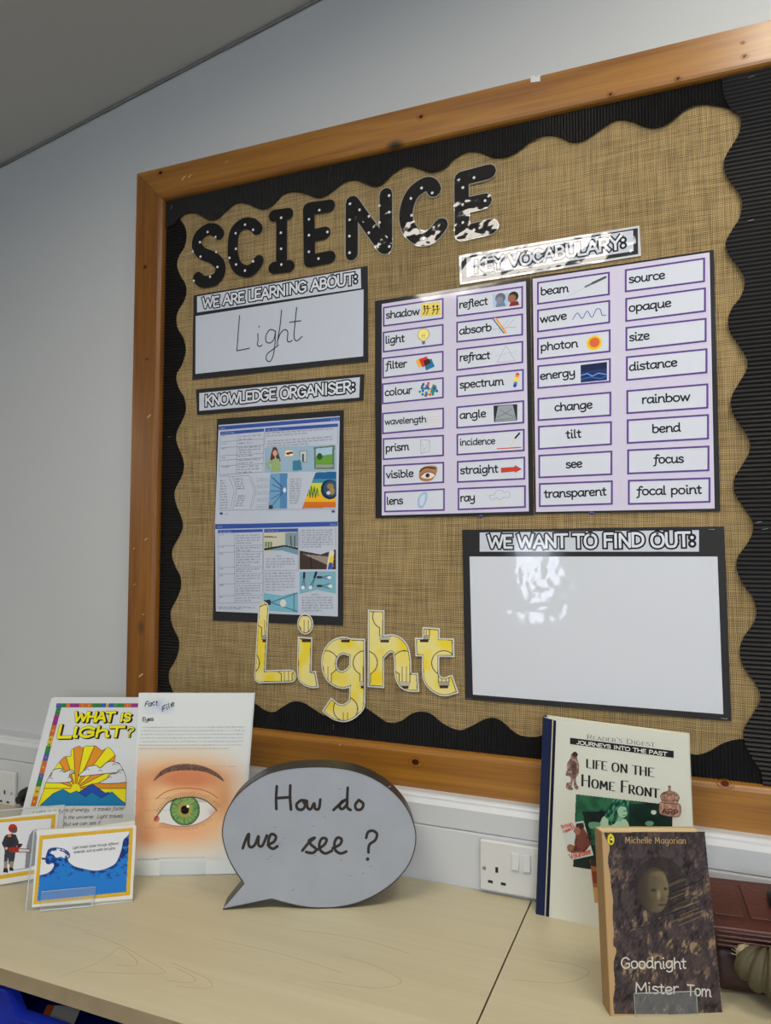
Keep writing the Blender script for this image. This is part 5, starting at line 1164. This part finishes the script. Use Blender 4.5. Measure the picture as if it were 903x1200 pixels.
cv.poly(c7(40, 255, 80, 248, 100, 265, 104, 345, 30, 352, 22, 320), (44, 44, 52)); cv.line(c7(38, 270, 22, 310, 40, 342), 3.6, (52, 50, 56)); cv.line(c7(92, 262, 108, 300, 90, 330), 3.4, (52, 50, 56)); cv.poly(c7(30, 348, 100, 342, 92, 400, 84, 440, 55, 440, 50, 395, 44, 440, 24, 440), (52, 56, 64)); cv.poly(c7(26, 420, 48, 420, 46, 468, 24, 468), (140, 130, 110)); cv.poly(c7(60, 420, 86, 420, 82, 462, 60, 465), (140, 130, 110)); cv.poly(c7(22, 465, 48, 465, 52, 492, 20, 490), (40, 38, 40)); cv.poly(c7(58, 460, 82, 458, 84, 480, 60, 482), (40, 38, 40))
cv.ell(*c7(80, 216)[0], 5.2, 5.2, (176, 44, 30)); cv.ell(*c7(88, 226)[0], 3.8, 3.6, (92, 74, 66)); cv.line(c7(55, 222, 105, 212), 1.2, (130, 30, 22)); cv.poly(c7(55, 335, 120, 330, 130, 352, 118, 366, 58, 362), (150, 44, 34)); cv.poly(c7(118, 342, 180, 345, 192, 355, 180, 365, 118, 362), (196, 190, 190)); cv.line(c7(118, 342, 180, 345, 192, 355, 180, 365, 118, 362), .8, (90, 50, 50)); cv.poly(c7(105, 308, 142, 312, 130, 335, 108, 335), (60, 40, 40)); cv.ell(*c7(60, 262)[0], 2.4, 1.6, (190, 120, 60)); cv.ell(*c7(40, 340)[0], 1.6, 1.6, (200, 160, 130))
k = Ink(P); k.canvas(cv, .0006); k.build('worker_picture', t, INK)

# --- speech bubble light box
b4 = crop(250, 880, 3.612)
P = leaning(-.556, -.212, .424, .02); DB = .040
ow_px = b4(128, 560, 98, 520, 62, 455, 40, 385, 36, 330, 52, 262, 88, 200, 145, 145, 220, 100, 310, 75, 420, 66, 520, 70, 610, 88, 690, 122, 760, 172, 815, 235, 848, 305, 858, 370, 846, 440, 812, 505, 755, 565, 680, 615, 600, 648, 520, 664, 440, 667, 370, 660, 300, 644, 246, 629)
q = [P.at(*p) for p in ow_px]; body = smooth_path(q, 3); tip = P.at(*b4(38, 671)[0])
mnz = min(p[1] for p in body); shift = -min(mnz, tip[1])
P = Plane(P.o+P.v*0+Vector((0, 0, 0)), P.u, P.v)
out = [(a, max(b, .0006)) for a, b in body]+[(tip[0], max(tip[1], .0006))]
out = out[::-1]
t = thing('speech_bubble_sign', 'grey speech-bubble light box with How do we see ? written on it', 'light box', P.mat())
BODY = mat('lightbox_case', (44, 42, 40), .4); cxm, cym = .0, .13
def rimmesh(name, pts, z0, z1, inset, m, par):
    """closed band round the outline, with a thin front bezel"""
    bm = bmesh.new(); n = len(pts); cx_ = sum(p[0] for p in pts)/n; cy_ = sum(p[1] for p in pts)/n
    def ins(i):
        a, b, c = pts[i-1], pts[i], pts[(i+1) % n]; dx, dy = c[0]-a[0], c[1]-a[1]; L = hypot(dx, dy) or 1; return (b[0]-dy/L*inset*-1*sg, b[1]+dx/L*inset*-1*sg)
    area = sum(pts[i-1][0]*pts[i][1]-pts[i][0]*pts[i-1][1] for i in range(n)); sg = -1 if area > 0 else 1
    R = [[bm.verts.new((p[0], p[1], z0)) for p in pts], [bm.verts.new((p[0], p[1], z1)) for p in pts], [bm.verts.new((*ins(i), z1)) for i in range(n)], [bm.verts.new((*ins(i), z0)) for i in range(n)]]
    for k_ in range(4):
        A_, B_ = R[k_], R[(k_+1) % 4]
        for i in range(n): bm.faces.new((A_[i], A_[(i+1) % n], B_[(i+1) % n], B_[i]))
    return from_bm(name, bm, m, par)
rimmesh('rim', out, -DB, .0, .0014, BODY, t)
prism('back_panel', [(p[0], p[1]) for p in out], -DB-.002, -DB+.0, BODY, t)
FACE = mat('white_acrylic_face', (150, 156, 165), .32, var=.05, vscale=14)
cx_, cy_ = sum(p[0] for p in out)/len(out), sum(p[1] for p in out)/len(out)
def inset_pts(pts, d):
    n = len(pts); r_ = []
    area = sum(pts[i-1][0]*pts[i][1]-pts[i][0]*pts[i-1][1] for i in range(n)); sg = 1 if area > 0 else -1
    for i in range(n):
        a, b, c = pts[i-1], pts[i], pts[(i+1) % n]; dx, dy = c[0]-a[0], c[1]-a[1]; L = hypot(dx, dy) or 1; r_.append((b[0]-dy/L*d*sg, b[1]+dx/L*d*sg))
    return r_
prism('writing_face', inset_pts(out, .0015), -.004, -.0006, FACE, t)
k = Ink(P); HC = (50, 44, 40)
hw_ = [(b4(268, 150, 265, 200, 266, 246), 1), (b4(325, 146, 324, 200, 328, 248), 1), (b4(268, 200, 325, 196), 0), (b4(372, 208, 352, 225, 356, 245, 376, 248, 388, 230, 378, 210, 395, 212), 1), (b4(395, 212, 398, 240, 412, 246, 426, 222, 430, 244, 446, 244, 452, 206), 1),
 (b4(508, 250, 535, 225, 560, 208, 566, 222, 548, 245, 534, 240, 540, 218, 562, 206), 1), (b4(568, 156, 566, 200, 566, 238, 580, 250), 1), (b4(615, 208, 600, 228, 606, 248, 626, 246, 634, 224, 615, 208), 1),
 (b4(124, 412, 138, 372, 150, 352, 148, 392, 158, 408, 176, 396, 190, 362, 190, 396, 206, 402, 226, 358), 1), (b4(230, 398, 256, 384, 264, 362, 246, 352, 234, 372, 234, 402, 252, 414, 270, 404), 1),
 (b4(376, 422, 402, 390, 428, 368, 404, 380, 414, 398, 434, 416, 420, 432, 392, 428), 1), (b4(440, 418, 470, 396, 478, 374, 460, 370, 448, 392, 452, 420, 474, 434, 502, 422), 1), (b4(504, 412, 535, 396, 542, 374, 524, 368, 512, 390, 516, 420, 538, 434, 562, 426), 1),
 (b4(646, 368, 654, 344, 674, 338, 692, 352, 684, 378, 662, 394, 656, 412, 656, 430), 1), (b4(652, 458), 0)]
MI = ink_mat('marker_ink', .45, .2, .2, 0, 1)
for a_, b_ in ((0, 5), (5, 8), (8, 10), (10, 13), (13, 15)):
    k = Ink(P)
    for q, s_ in hw_[a_:b_]: k.line(q, .0046, HC, .0002, smooth=bool(s_))
    k.v = [(a, b, c-.0004) for a, b, c in k.v]; k.build('marker_writing', t, MI)
k = Ink(P)
for j in range(16):
    rr = random.Random(j*3); x, y = b4(rr.uniform(120, 760), rr.uniform(150, 600))[0]; a, b = P.at(x, y); k.line([(a, b), (a+.004, b+rr.uniform(-.001, .003))], .0016, (138, 142, 150), .0001, local=True)
k.v = [(a, b, c-.0006) for a, b, c in k.v]; k.build('smudges', t, INK)

# --- Life on the Home Front (large hardback)
h4 = crop(620, 830, 4.3); h8 = crop(650, 920, 8.21)
P = leaning(-.2278, -.0915, -.045, .065); P = Plane(P.o+Vector((0, -.003, 0)), P.u, P.v); TH = .027
t = thing('hardback_book', 'tall white hardback with navy cloth spine edge leaning on the wall', 'book', P.mat(), 'books on the worktop')
oc = [(628, 1072.5), (642, 1076), (816.5, 1110), (806.5, 862.5), (651.5, 844.5), (636.5, 840.5)]
q = [P.at(*p) for p in oc]; q[0] = (q[0][0], max(0, q[0][1])); x0, y0 = q[0]; x1 = q[2][0]; y1 = (q[4][1]+q[3][1])/2
CR = (200, 203, 192); NVY = (26, 36, 66)
def pcard(name, pts, z0, z1, col, m=INK, par=None, label=None):
    o = prism(name, pts, z0, z1, m, par); ca = o.data.color_attributes.new('Col', 'FLOAT_COLOR', 'CORNER'); c = lin(col)
    for d in ca.data: d.color = c
    return o
BASE = min(p[1] for p in q); fx = [(a, b-BASE*0) for a, b in q]
front = [(q[1][0], max(q[1][1], .0005)), (q[2][0], max(q[2][1], .0005)), q[3], q[4]]
print('home', [tuple(round(c, 4) for c in p) for p in q])
W_b, H_b = q[2][0]-q[0][0], q[4][1]
pcard('front_cover', [(q[0][0], .0), (q[2][0], .0), (q[3][0], q[3][1]), (q[5][0], q[5][1])], -.0024, 0, CR, GLOSSY, t)
pcard('back_cover', [(q[0][0], .0), (q[2][0], .0), (q[3][0], q[3][1]), (q[5][0], q[5][1])], -TH, -TH+.0024, CR, GLOSSY, t)
pcard('page_block', [(q[0][0]+.004, .003), (q[2][0]-.003, .003), (q[3][0]-.003, q[3][1]-.0028), (q[5][0]+.004, q[5][1]-.0028)], -TH+.0024, -.0024, (214, 208, 180), INK, t)
bm = bmesh.new(); n = 8; ra = [( q[0][0]+.001-.004*sin(pi*i/n), -TH+TH*(1+cos(pi*i/n))/2) for i in range(n+1)]
rings = []
for (yy, xx) in ((0, 0), (q[5][1], q[5][0]-q[0][0])): rings.append([bm.verts.new((a+xx, yy, b)) for a, b in ra])
for i in range(n): bm.faces.new((rings[0][i], rings[0][i+1], rings[1][i+1], rings[1][i]))
for rg in rings: bm.faces.new(rg)
from_bm('spine', bm, mat('navy_cloth', (26, 36, 66), .7), t)
k = Ink(P); k.poly([(628, 1072.5), (643, 1076.5), (651.5, 844.5), (636.5, 840.5)], NVY, .0003); k.poly([(637.8, 1075), (639, 1075.3), (648.2, 844), (647, 843.5)], (190, 180, 140), .0005); k.poly([(640.5, 1075.8), (643, 1076.5), (651.5, 844.5), (649.5, 844)], (18, 22, 40), .0005); k.build('cloth_edge', t, INK)
k = Ink(P); bk = (34, 34, 34)
k.text("Reader's Digest", *h4(288, 154, 634, 194), .0011, (70, 72, 70), .0003, h=.0048, small=.78, pen=(.3, 0), serif=.0016)
k.poly(h4(205, 148, 727, 215, 727, 250, 205, 180), (26, 26, 28), .0003); k.text('JOURNEYS INTO THE PAST', *h4(238, 179, 694, 240), .0012, (214, 214, 206), .0005, h=.0036)
k.text('LIFE ON THE', *h4(284, 298, 628, 346), .0029, bk, .0003, h=.0088, pen=(.3, 0), serif=.0030); k.text('Home Front', *h4(258, 390, 654, 452), .0034, bk, .0003, h=.0120, small=.72, pen=(.3, 0), serif=.0032)
k.build('title', t, GLOSSY)
cv = Canvas(668, 928, 790, 1024, .5, (26, 70, 52)); cv.clip(h4(235, 433, 722, 488, 718, 640, 520, 640, 370, 760, 350, 818, 220, 798)); nz = vnoise(cv.x, cv.y, 9, 6, 3)
cv.put(nz > .55, (36, 100, 70), .8); cv.put(nz < .40, (14, 34, 30), .9); cv.poly(h4(235, 433, 480, 462, 480, 520, 300, 510, 240, 620), (44, 104, 72), .6); cv.poly(h4(265, 520, 470, 520, 470, 600, 290, 600), (14, 24, 26), .85); cv.poly(h4(500, 480, 722, 490, 718, 640, 500, 640), (16, 38, 34), .85); cv.put(cv.inside(h4(230, 640, 340, 700, 345, 818, 220, 798)), (14, 36, 34))
cv.poly(smooth_path(h8(430, 420, 440, 350, 470, 300, 520, 330, 560, 380, 600, 340, 680, 330, 695, 420), 3, True), (166, 198, 176)); cv.poly(smooth_path(h8(325, 360, 430, 360, 430, 400, 345, 420), 3, True), (96, 150, 120))
face_ = smooth_path(h8(600, 215, 640, 205, 680, 215, 688, 250, 695, 275, 680, 300, 655, 315, 620, 320, 595, 280), 3, True); cv.poly(face_, (150, 196, 170)); cv.poly(h8(600, 290, 650, 312, 640, 350, 585, 350), (120, 170, 142))
hair_ = smooth_path(h8(545, 175, 575, 125, 640, 112, 700, 125, 725, 175, 705, 195, 660, 195, 615, 215, 600, 250, 610, 300, 590, 345, 560, 350, 545, 390, 515, 380, 510, 330, 480, 300, 500, 240, 520, 210), 4, True); cv.poly(hair_, (32, 96, 70)); n4 = vnoise(cv.x+cv.y*.3, cv.y*.5, 2.2, 4, 2); cv.put(cv.inside(hair_) & (n4 > .55), (98, 158, 126), .7); cv.put(cv.inside(hair_) & (n4 < .36), (12, 48, 38), .8); cv.line(h8(660, 250, 680, 248), 1, (40, 90, 70)); cv.line(h8(655, 290, 680, 290), .7, (50, 100, 80)); cv.ell(*h4(626, 524)[0], 3.2, 2.6, (190, 206, 190)); cv.ell(*h4(605, 580)[0], 5, 3, (100, 150, 124))
k = Ink(P); k.canvas(cv, .0003); k.build('green_photograph', t, GLOSSY)
cv = Canvas(656, 960, 698, 1010, .45, (190, 200, 194)); cv.clip(h8(55, 380, 275, 342, 372, 675, 148, 722)); cv.poly(h8(205, 370, 275, 360, 280, 420, 330, 500, 345, 570, 290, 640, 170, 655, 120, 630, 118, 580, 190, 580, 200, 470, 175, 440, 205, 410), (110, 62, 52)); cv.ell(*h8(240, 395)[0], 5, 3.6, (60, 44, 38)); cv.ell(*h8(215, 440)[0], 3.6, 4.6, (150, 100, 80)); cv.ell(*h8(150, 600)[0], 4, 4, (140, 100, 70)); nz = vnoise(cv.x, cv.y, 4, 2, 2); cv.put((nz > .55) & (cv.y > h8(0, 480)[0][1]) & cv.inside(h8(200, 480, 330, 500, 345, 570, 290, 640, 170, 655)), (74, 36, 34), .8)
k = Ink(P); k.canvas(cv, .0006); k.text('Britain', *h8(68, 420, 178, 385), .0010, (196, 60, 44), .0008, h=.0036); k.text('needs', *h8(85, 465, 198, 412), .0010, (196, 60, 44), .0008, h=.0036); k.text('Volunteer', *h8(150, 712, 355, 655), .0013, (196, 60, 44), .0008, h=.0050); k.build('small_poster_picture', t, GLOSSY)
cv = Canvas(662, 880, 680, 928, .45, CR)
fig = smooth_path(h4(212, 232, 230, 218, 245, 232, 240, 250, 250, 285, 248, 330, 235, 350, 238, 380, 250, 402, 238, 410, 225, 395, 222, 365, 214, 395, 222, 408, 205, 412, 185, 400, 190, 375, 208, 372, 205, 345, 183, 338, 190, 310, 190, 280, 205, 255), 3, True)
cv.clip(fig); cv.put(cv.mask, (110, 84, 76)); nz = vnoise(cv.x, cv.y, 2.4, 3, 2); cv.put(nz > .52, (160, 136, 120), .8); cv.ell(*h4(230, 232)[0], 3.4, 3, (56, 40, 40)); cv.ell(*h4(225, 300)[0], 3, 8, (66, 44, 46), .7)
k = Ink(P); k.canvas(cv, .0003); k.build('boy_picture', t, GLOSSY)
cv = Canvas(770, 918, 800, 960, .45, CR); bd_ = smooth_path(h4(655, 480, 668, 468, 660, 445, 672, 425, 700, 415, 700, 392, 712, 392, 712, 415, 740, 425, 756, 450, 746, 475, 762, 490, 760, 535, 735, 546, 680, 540, 655, 525), 3, True); cv.clip(bd_); cv.put(cv.mask, (150, 112, 94)); nz = vnoise(cv.x, cv.y, 2.6, 5, 2); cv.put(nz > .55, (184, 152, 132), .8)
for q_ in ((668, 432, 690, 425, 705, 440, 722, 428, 745, 440), (664, 462, 750, 466), (668, 475, 748, 482), (680, 420, 680, 455), (730, 425, 732, 460)): cv.line(h4(*q_), .8, (70, 44, 40), .9)
k = Ink(P); k.canvas(cv, .0008); k.line(bd_, .0007, (70, 46, 40), .0010, closed=True); k.text('ARP', *h4(668, 528, 752, 536), .0014, (70, 44, 40), .0012, h=.0046); k.build('badge_picture', t, GLOSSY)
k = Ink(P); k.poly(h4(305, 762, 350, 770, 372, 985, 330, 978), (150, 92, 52), .0007); k.poly(h4(308, 762, 350, 770, 352, 800, 308, 792), (50, 36, 34), .0009); k.poly(h4(318, 820, 350, 825, 352, 885, 322, 880), (120, 50, 34), .0009); k.poly(h4(320, 900, 356, 905, 370, 984, 332, 978), (186, 140, 84), .0009); k.build('tin_picture', t, GLOSSY)

# --- Goodnight Mister Tom (worn paperback) and its stand
g4 = crop(690, 960, 4.24)
P = leaning(-.0935, -.3128, .455, .12); P = Plane(P.o, P.u, P.v); TH = .026
t = thing('paperback_book', 'worn dark paperback novel with torn tan spine at the right front', 'book', P.mat(), 'books on the worktop')
oc = g4(108, 965, 662, 972, 573, 62, 65, 62); q = [P.at(*p) for p in oc]; print('paper', [tuple(round(c, 4) for c in p) for p in q])
q = [(a, max(b, 0)) for a, b in q]; q[0] = (q[0][0], 0); q[1] = (q[1][0], 0)
pcard('page_block', [(q[0][0]+.0005, .0006), (q[1][0]-.002, .0006), (q[2][0]-.002, q[2][1]-.0015), (q[3][0]+.0005, q[3][1]-.0015)], -TH+.0005, -.0005, (206, 186, 142), INK, t)
pcard('back_cover', q, -TH-.0004, -TH+.0005, (176, 156, 116), GLOSSY, t); pcard('front_cover', q, -.0005, .0002, (176, 146, 104), GLOSSY, t)
pcard('spine', [(q[0][0]-.001, 0), (q[0][0]+.0006, 0), (q[3][0]+.0006, q[3][1]-.0005), (q[3][0]-.001, q[3][1]-.0005)], -TH, 0, (150, 122, 84), INK, t)
cv = Canvas(700, 972, 848, 1191, .6, (50, 42, 45)); edge_ = smooth_path(g4(72, 66, 80, 90, 102, 140, 92, 200, 105, 280, 108, 330, 118, 400, 115, 470, 122, 560, 118, 620, 135, 650, 120, 720, 128, 820, 118, 900, 125, 966), 4)
cv.clip(g4(573, 62, 660, 970)[:1]+g4(661, 970)+edge_[::-1]); X, Y = cv.x, cv.y; gx2, gy2 = (X-690)*4.24, (Y-960)*4.24
n1 = vnoise(X, Y*.5, 6, 1, 4); n2 = vnoise(X+Y*.4, Y*.5, 2, 9, 3); n3 = vnoise(X, Y, 20, 5, 2); fl_ = (n1*.6+n2*.4)
cv.put(np.clip((fl_-.42)*6, 0, 1), (84, 70, 68), .6); cv.put(np.clip((fl_-.56)*12, 0, 1)*np.clip((n3-.42)*6, 0, 1)*np.clip(.45+(gy2-200)/600, 0, 1), (146, 124, 90), .85); cv.put(np.clip((.40-fl_)*8, 0, 1), (24, 20, 24), .9)
cv.put(np.clip(1.1-np.hypot((gx2-350)/150, (gy2-330)/170), 0, 1)*2 > .5, (42, 36, 34), .75)
cv.put(np.clip((1.08-np.hypot((gx2-325)/66, (gy2-355)/108))*7, 0, 1)*np.clip((gx2-262)/60+.35, 0, 1), (88, 79, 58), .9)
cv.put(np.clip((1.06-np.hypot((gx2-318)/72, (gy2-352)/112))*6, 0, 1)*np.clip((310-gx2)/40, 0, 1), (58, 50, 38), .8); fm = np.hypot((gx2-325)/70, (gy2-355)/115) < 1; cv.put(fm*np.clip((gx2-320)/60, 0, 1)*(vnoise(X, Y, 5, 3, 2)*.8+.4).clip(0, 1), (128, 115, 84), .7); cv.put(fm & (gy2 < 280) & (np.hypot((gx2-345)/60, (gy2-300)/40) > 1), (66, 56, 42), .8)
for (x, y, rx, ry, c_, a_) in ((318, 352, 13, 8, (40, 34, 28), .85), (378, 345, 8, 8, (40, 34, 28), .85), (362, 400, 16, 12, (72, 60, 44), .6), (362, 425, 22, 6, (50, 36, 30), .7), (345, 375, 10, 24, (170, 154, 118), .5), (300, 420, 20, 40, (66, 58, 46), .6), (345, 270, 40, 14, (120, 100, 66), .5)):
    cv.put(np.clip(1.4-np.hypot((gx2-x)/rx, (gy2-y)/ry), 0, 1), c_, a_)
r = random.Random(2)
for j in range(20):
    x = 400+r.uniform(-30, 60); y = 300+j*12; L = r.uniform(60, 130); cv.line(g4(x, y, x+L, y-L*.42), r.uniform(.6, 1.6), r.choice([(22, 18, 20), (30, 26, 28), (130, 110, 80)]), .7)
for j in range(16):
    x = 190+j*14; y = 560-j*6; cv.line(g4(x, y, x+70, y-32), 1.2, r.choice([(22, 18, 20), (130, 108, 76), (30, 26, 28)]), .75)
k = Ink(P); k.canvas(cv, .0005); k.build('cover_picture', t, GLOSSY)
k = Ink(P); wt = (200, 198, 188)
k.text('Michelle Magorian', *g4(176, 118, 482, 121), .0011, (168, 140, 88), .0008, h=.0052, pen=(.4, 0), serif=.0013); k.build('author_lettering', t, GLOSSY); k = Ink(P); k.disc(g4(107, 100)[0], .0045, (214, 196, 30), .0008, 20, .0068); k.poly(smooth_path(g4(102, 112, 100, 96, 106, 86, 114, 92, 112, 104, 116, 114, 106, 118), 3, True), (60, 60, 40), .0010); k.disc(g4(108, 98)[0], .0013, (220, 216, 170), .0011)
k.build('yellow_emblem', t, GLOSSY); k = Ink(P)
for s_, a, b, h in (('Goodnight', (156, 738), (482, 740), .0082), ('Mister', (226, 864), (444, 866), .0082), ('Tom', (484, 872), (606, 880), .0082)): k.text(s_, *g4(*a, *b), .0016, wt, .0008, h=h, wobble=.06)
k.build('cover_lettering', t, GLOSSY)
k = Ink(P)
for j in range(26): pass
sp = Plane(P.o+P.u*(q[0][0]-.0012), P.n*1., P.v)
st = thing('acrylic_stand', 'clear acrylic lip stand under the worn paperback', 'display stand', P.mat(), 'clear acrylic stands')
lp = [P.at(*p, .003) for p in g4(222, 865, 530, 845, 222, 1000)]; ztop = lp[0][1]
box('front_lip', lp[0][0], lp[1][0], -.0035, ztop, .0025, .0045, ACR, st); box('base_foot', lp[0][0], lp[1][0], -.0035, -.0006, -.026, .0025, ACR, st); box('back_plate', lp[0][0], lp[1][0], -.0035, .13, -.0285, -.0265, ACR, st)
bm = bmesh.new(); add_tube(bm, [(lp[0][0], ztop, .0035), (lp[1][0], ztop, .0035)], .0005, 5)
for x in (lp[0][0], lp[1][0]): add_tube(bm, [(x, -.002, .0035), (x, ztop, .0035)], .0004, 5)
add_tube(bm, [(lp[0][0], -.0028, .004), (lp[1][0], -.0028, .004)], .0009, 5); from_bm('lip_edge', bm, mat('acrylic_edge', (166, 172, 172), .25), st)

# --- brown ribbed case with a corrugated hose
RB = mat('red_brown_leather', (66, 30, 23), .42, bump=.35, bscale=160, var=.12, vscale=30); DB_ = mat('dark_brown_leather', (44, 20, 16), .45, bump=.3, bscale=160, var=.1, vscale=30)
ang = .12; m4 = Matrix.Translation((.020, -.212, DESK_Z)) @ Matrix.Rotation(ang, 4, 'Z')
t = thing('gas_mask_case', 'red-brown ribbed case with a panelled lid behind the paperback', 'case', m4)
Wc, Dc = .34, .125
bm = bmesh.new(); add_box(bm, 0, Wc, 0, Dc, 0.001, .061, .014, 4); o = from_bm('case_body', bm, DB_, t, True)
bm = bmesh.new(); add_box(bm, -.003, Wc+.003, -.003, Dc+.002, .060, .0875, .006, 3); o = from_bm('ribbed_band', bm, RB, t, True)
for j in range(4):
    z = .0645+.0058*j; bm = bmesh.new(); r_ = .0019; a = -.004; b = Wc+.004; c = -.004; d = Dc+.002; rr = .012
    pth = [(a+rr*0, d-.01, z), (a, c+rr, z), (a+rr*.3, c+rr*.3, z), (a+rr, c, z), (b-rr, c, z), (b, c+rr, z), (b, d-.01, z)]
    add_tube(bm, pth, r_, 6); from_bm('rib', bm, RB, t, True)
# lid: a low sloping top with raised edging and panels
bm = bmesh.new(); A_ = [(-.004, -.004, .087), (Wc+.004, -.004, .087), (Wc+.004, Dc+.002, .087), (-.004, Dc+.002, .087)]; B_ = [(.004, .006, .091), (Wc-.004, .006, .091), (Wc-.012, Dc-.012, .103), (.012, Dc-.012, .103)]
va = [bm.verts.new(p) for p in A_]; vb = [bm.verts.new(p) for p in B_]; bm.faces.new(va[::-1]); bm.faces.new(vb)
for i in range(4): bm.faces.new((va[i], va[(i+1) % 4], vb[(i+1) % 4], vb[i]))
bmesh.ops.bevel(bm, geom=bm.edges[:], offset=.002, segments=2, affect='EDGES'); from_bm('lid', bm, RB, t)
sl = (.103-.091)/(Dc-.018)
for x in (.020, .064, .108, .152, .196, .240, .284):
    bm = bmesh.new(); add_box(bm, x-.012, x+.024, .018, Dc-.026, 0, .0018, .0012, 2)
    for v_ in bm.verts: v_.co.z += .091+(v_.co.y-.006)*sl
    from_bm('lid_panel', bm, mat('lid_panel_leather', (74, 36, 28), .42, bump=.3, bscale=160), t)
bm = bmesh.new(); add_tube(bm, [(-.005, -.005, .0875), (Wc, -.005, .0875)], .0011, 6); from_bm('lid_seam', bm, mat('pale_seam', (112, 74, 60), .5), t)
# hole patch
hx, hz_ = .045, .050
bm = bmesh.new(); bmesh.ops.create_circle(bm, cap_ends=True, segments=16, radius=.022)
rr = random.Random(3)
for v_ in bm.verts: s_ = rr.uniform(.8, 1.2); v_.co = Vector((hx+v_.co.x*s_, -.0008, hz_+v_.co.y*s_*.8))
from_bm('torn_hole', bm, mat('torn_hole_dark', (24, 12, 10), .9), t)
PH = Plane(m4 @ Vector((0, 0, 0)), m4.to_3x3() @ Vector((1, 0, 0)), (0, 0, 1))
a0 = PH.at(876, 1113); 
for o in t.children:
    if o.name.startswith('torn_hole'): o.location = (a0[0]-hx, 0, a0[1]-hz_)
hxx, hzz = a0
def hosept(px, py, y):   # point on the plane local y = -d in front of the case
    PP = Plane(m4 @ Vector((0, y, 0)), m4.to_3x3() @ Vector((1, 0, 0)), (0, 0, 1)); a, b = PP.at(px, py); return Vector((a, y, b))
h_ = thing('breathing_hose', 'olive corrugated rubber hose coming out of the brown case', 'hose', m4)
pa = [hosept(872, 1110, .003), hosept(873, 1122, -.012), hosept(884, 1132, -.022), hosept(902, 1140, -.028), hosept(930, 1143, -.030), hosept(968, 1140, -.030)]
cp = [tuple(p) for p in pa]
def cat3(pts, n):
    o_ = []
    for i in range(len(pts)-1):
        p0, p1, p2, p3 = (Vector(pts[max(i-1, 0)]), Vector(pts[i]), Vector(pts[i+1]), Vector(pts[min(i+2, len(pts)-1)]))
        for k_ in range(n):
            u_ = k_/n; o_.append(.5*((2*p1)+(p2-p0)*u_+(2*p0-5*p1+4*p2-p3)*u_*u_+(3*p1-p0-3*p2+p3)*u_**3))
    return o_
path = cat3(cp[1:], 60); ln = 0; rads = []
for i, p in enumerate(path):
    if i: ln += (p-path[i-1]).length
    base_r = .0215+.008*min(1, ln/.03); rads.append(base_r*(1-.17*(.5+.5*cos(2*pi*ln/.0135))**3))
low = min(p.z-r_ for p, r_ in zip(path, rads)); 
if low < .001: path = [p+Vector((0, 0, .001-low)) for p in path]
bm = bmesh.new(); add_tube(bm, path, rads, 24); from_bm('corrugated_hose', bm, mat('olive_rubber', (70, 64, 42), .7, var=.12, vscale=40), h_, True)
bm = bmesh.new(); q0 = path[0]; s0 = pa[0]; add_tube(bm, [s0, s0.lerp(q0, .5), q0+Vector((.001, -.002, 0))], [.0105, .0110, .0125], 14); from_bm('card_collar', bm, mat('buff_card', (168, 156, 128), .8), h_)
bm = bmesh.new(); rr = random.Random(8)
for j in range(14):
    a = rr.uniform(0, 2*pi); d = Vector((cos(a), -.3, sin(a))); s1 = q0+d*.012; add_tube(bm, [s1, s1+d*rr.uniform(.004, .009)], .0004, 4)
from_bm('frayed_threads', bm, mat('string', (180, 166, 136), .9), h_)
# black strap buckle lying on the lid
pb = PH.at(899, 1040); PPl = Plane(m4 @ Vector((0, .05, 0)), m4.to_3x3() @ Vector((1, 0, 0)), (0, 0, 1)); a, b = PPl.at(909, 1040)
sb = thing('strap_buckle', 'black strap end with a buckle on the case lid at the right edge', 'strap', m4 @ Matrix.Translation((a, .05, .0985)))
bm = bmesh.new(); add_box(bm, -.010, .012, -.010, .012, 0, .018, .004, 3); from_bm('buckle', bm, BLACK, sb, True)
bm = bmesh.new(); add_box(bm, .008, .09, -.008, .010, .006, .011, .001, 1); from_bm('strap', bm, mat('black_webbing', (22, 22, 24), .8), sb)
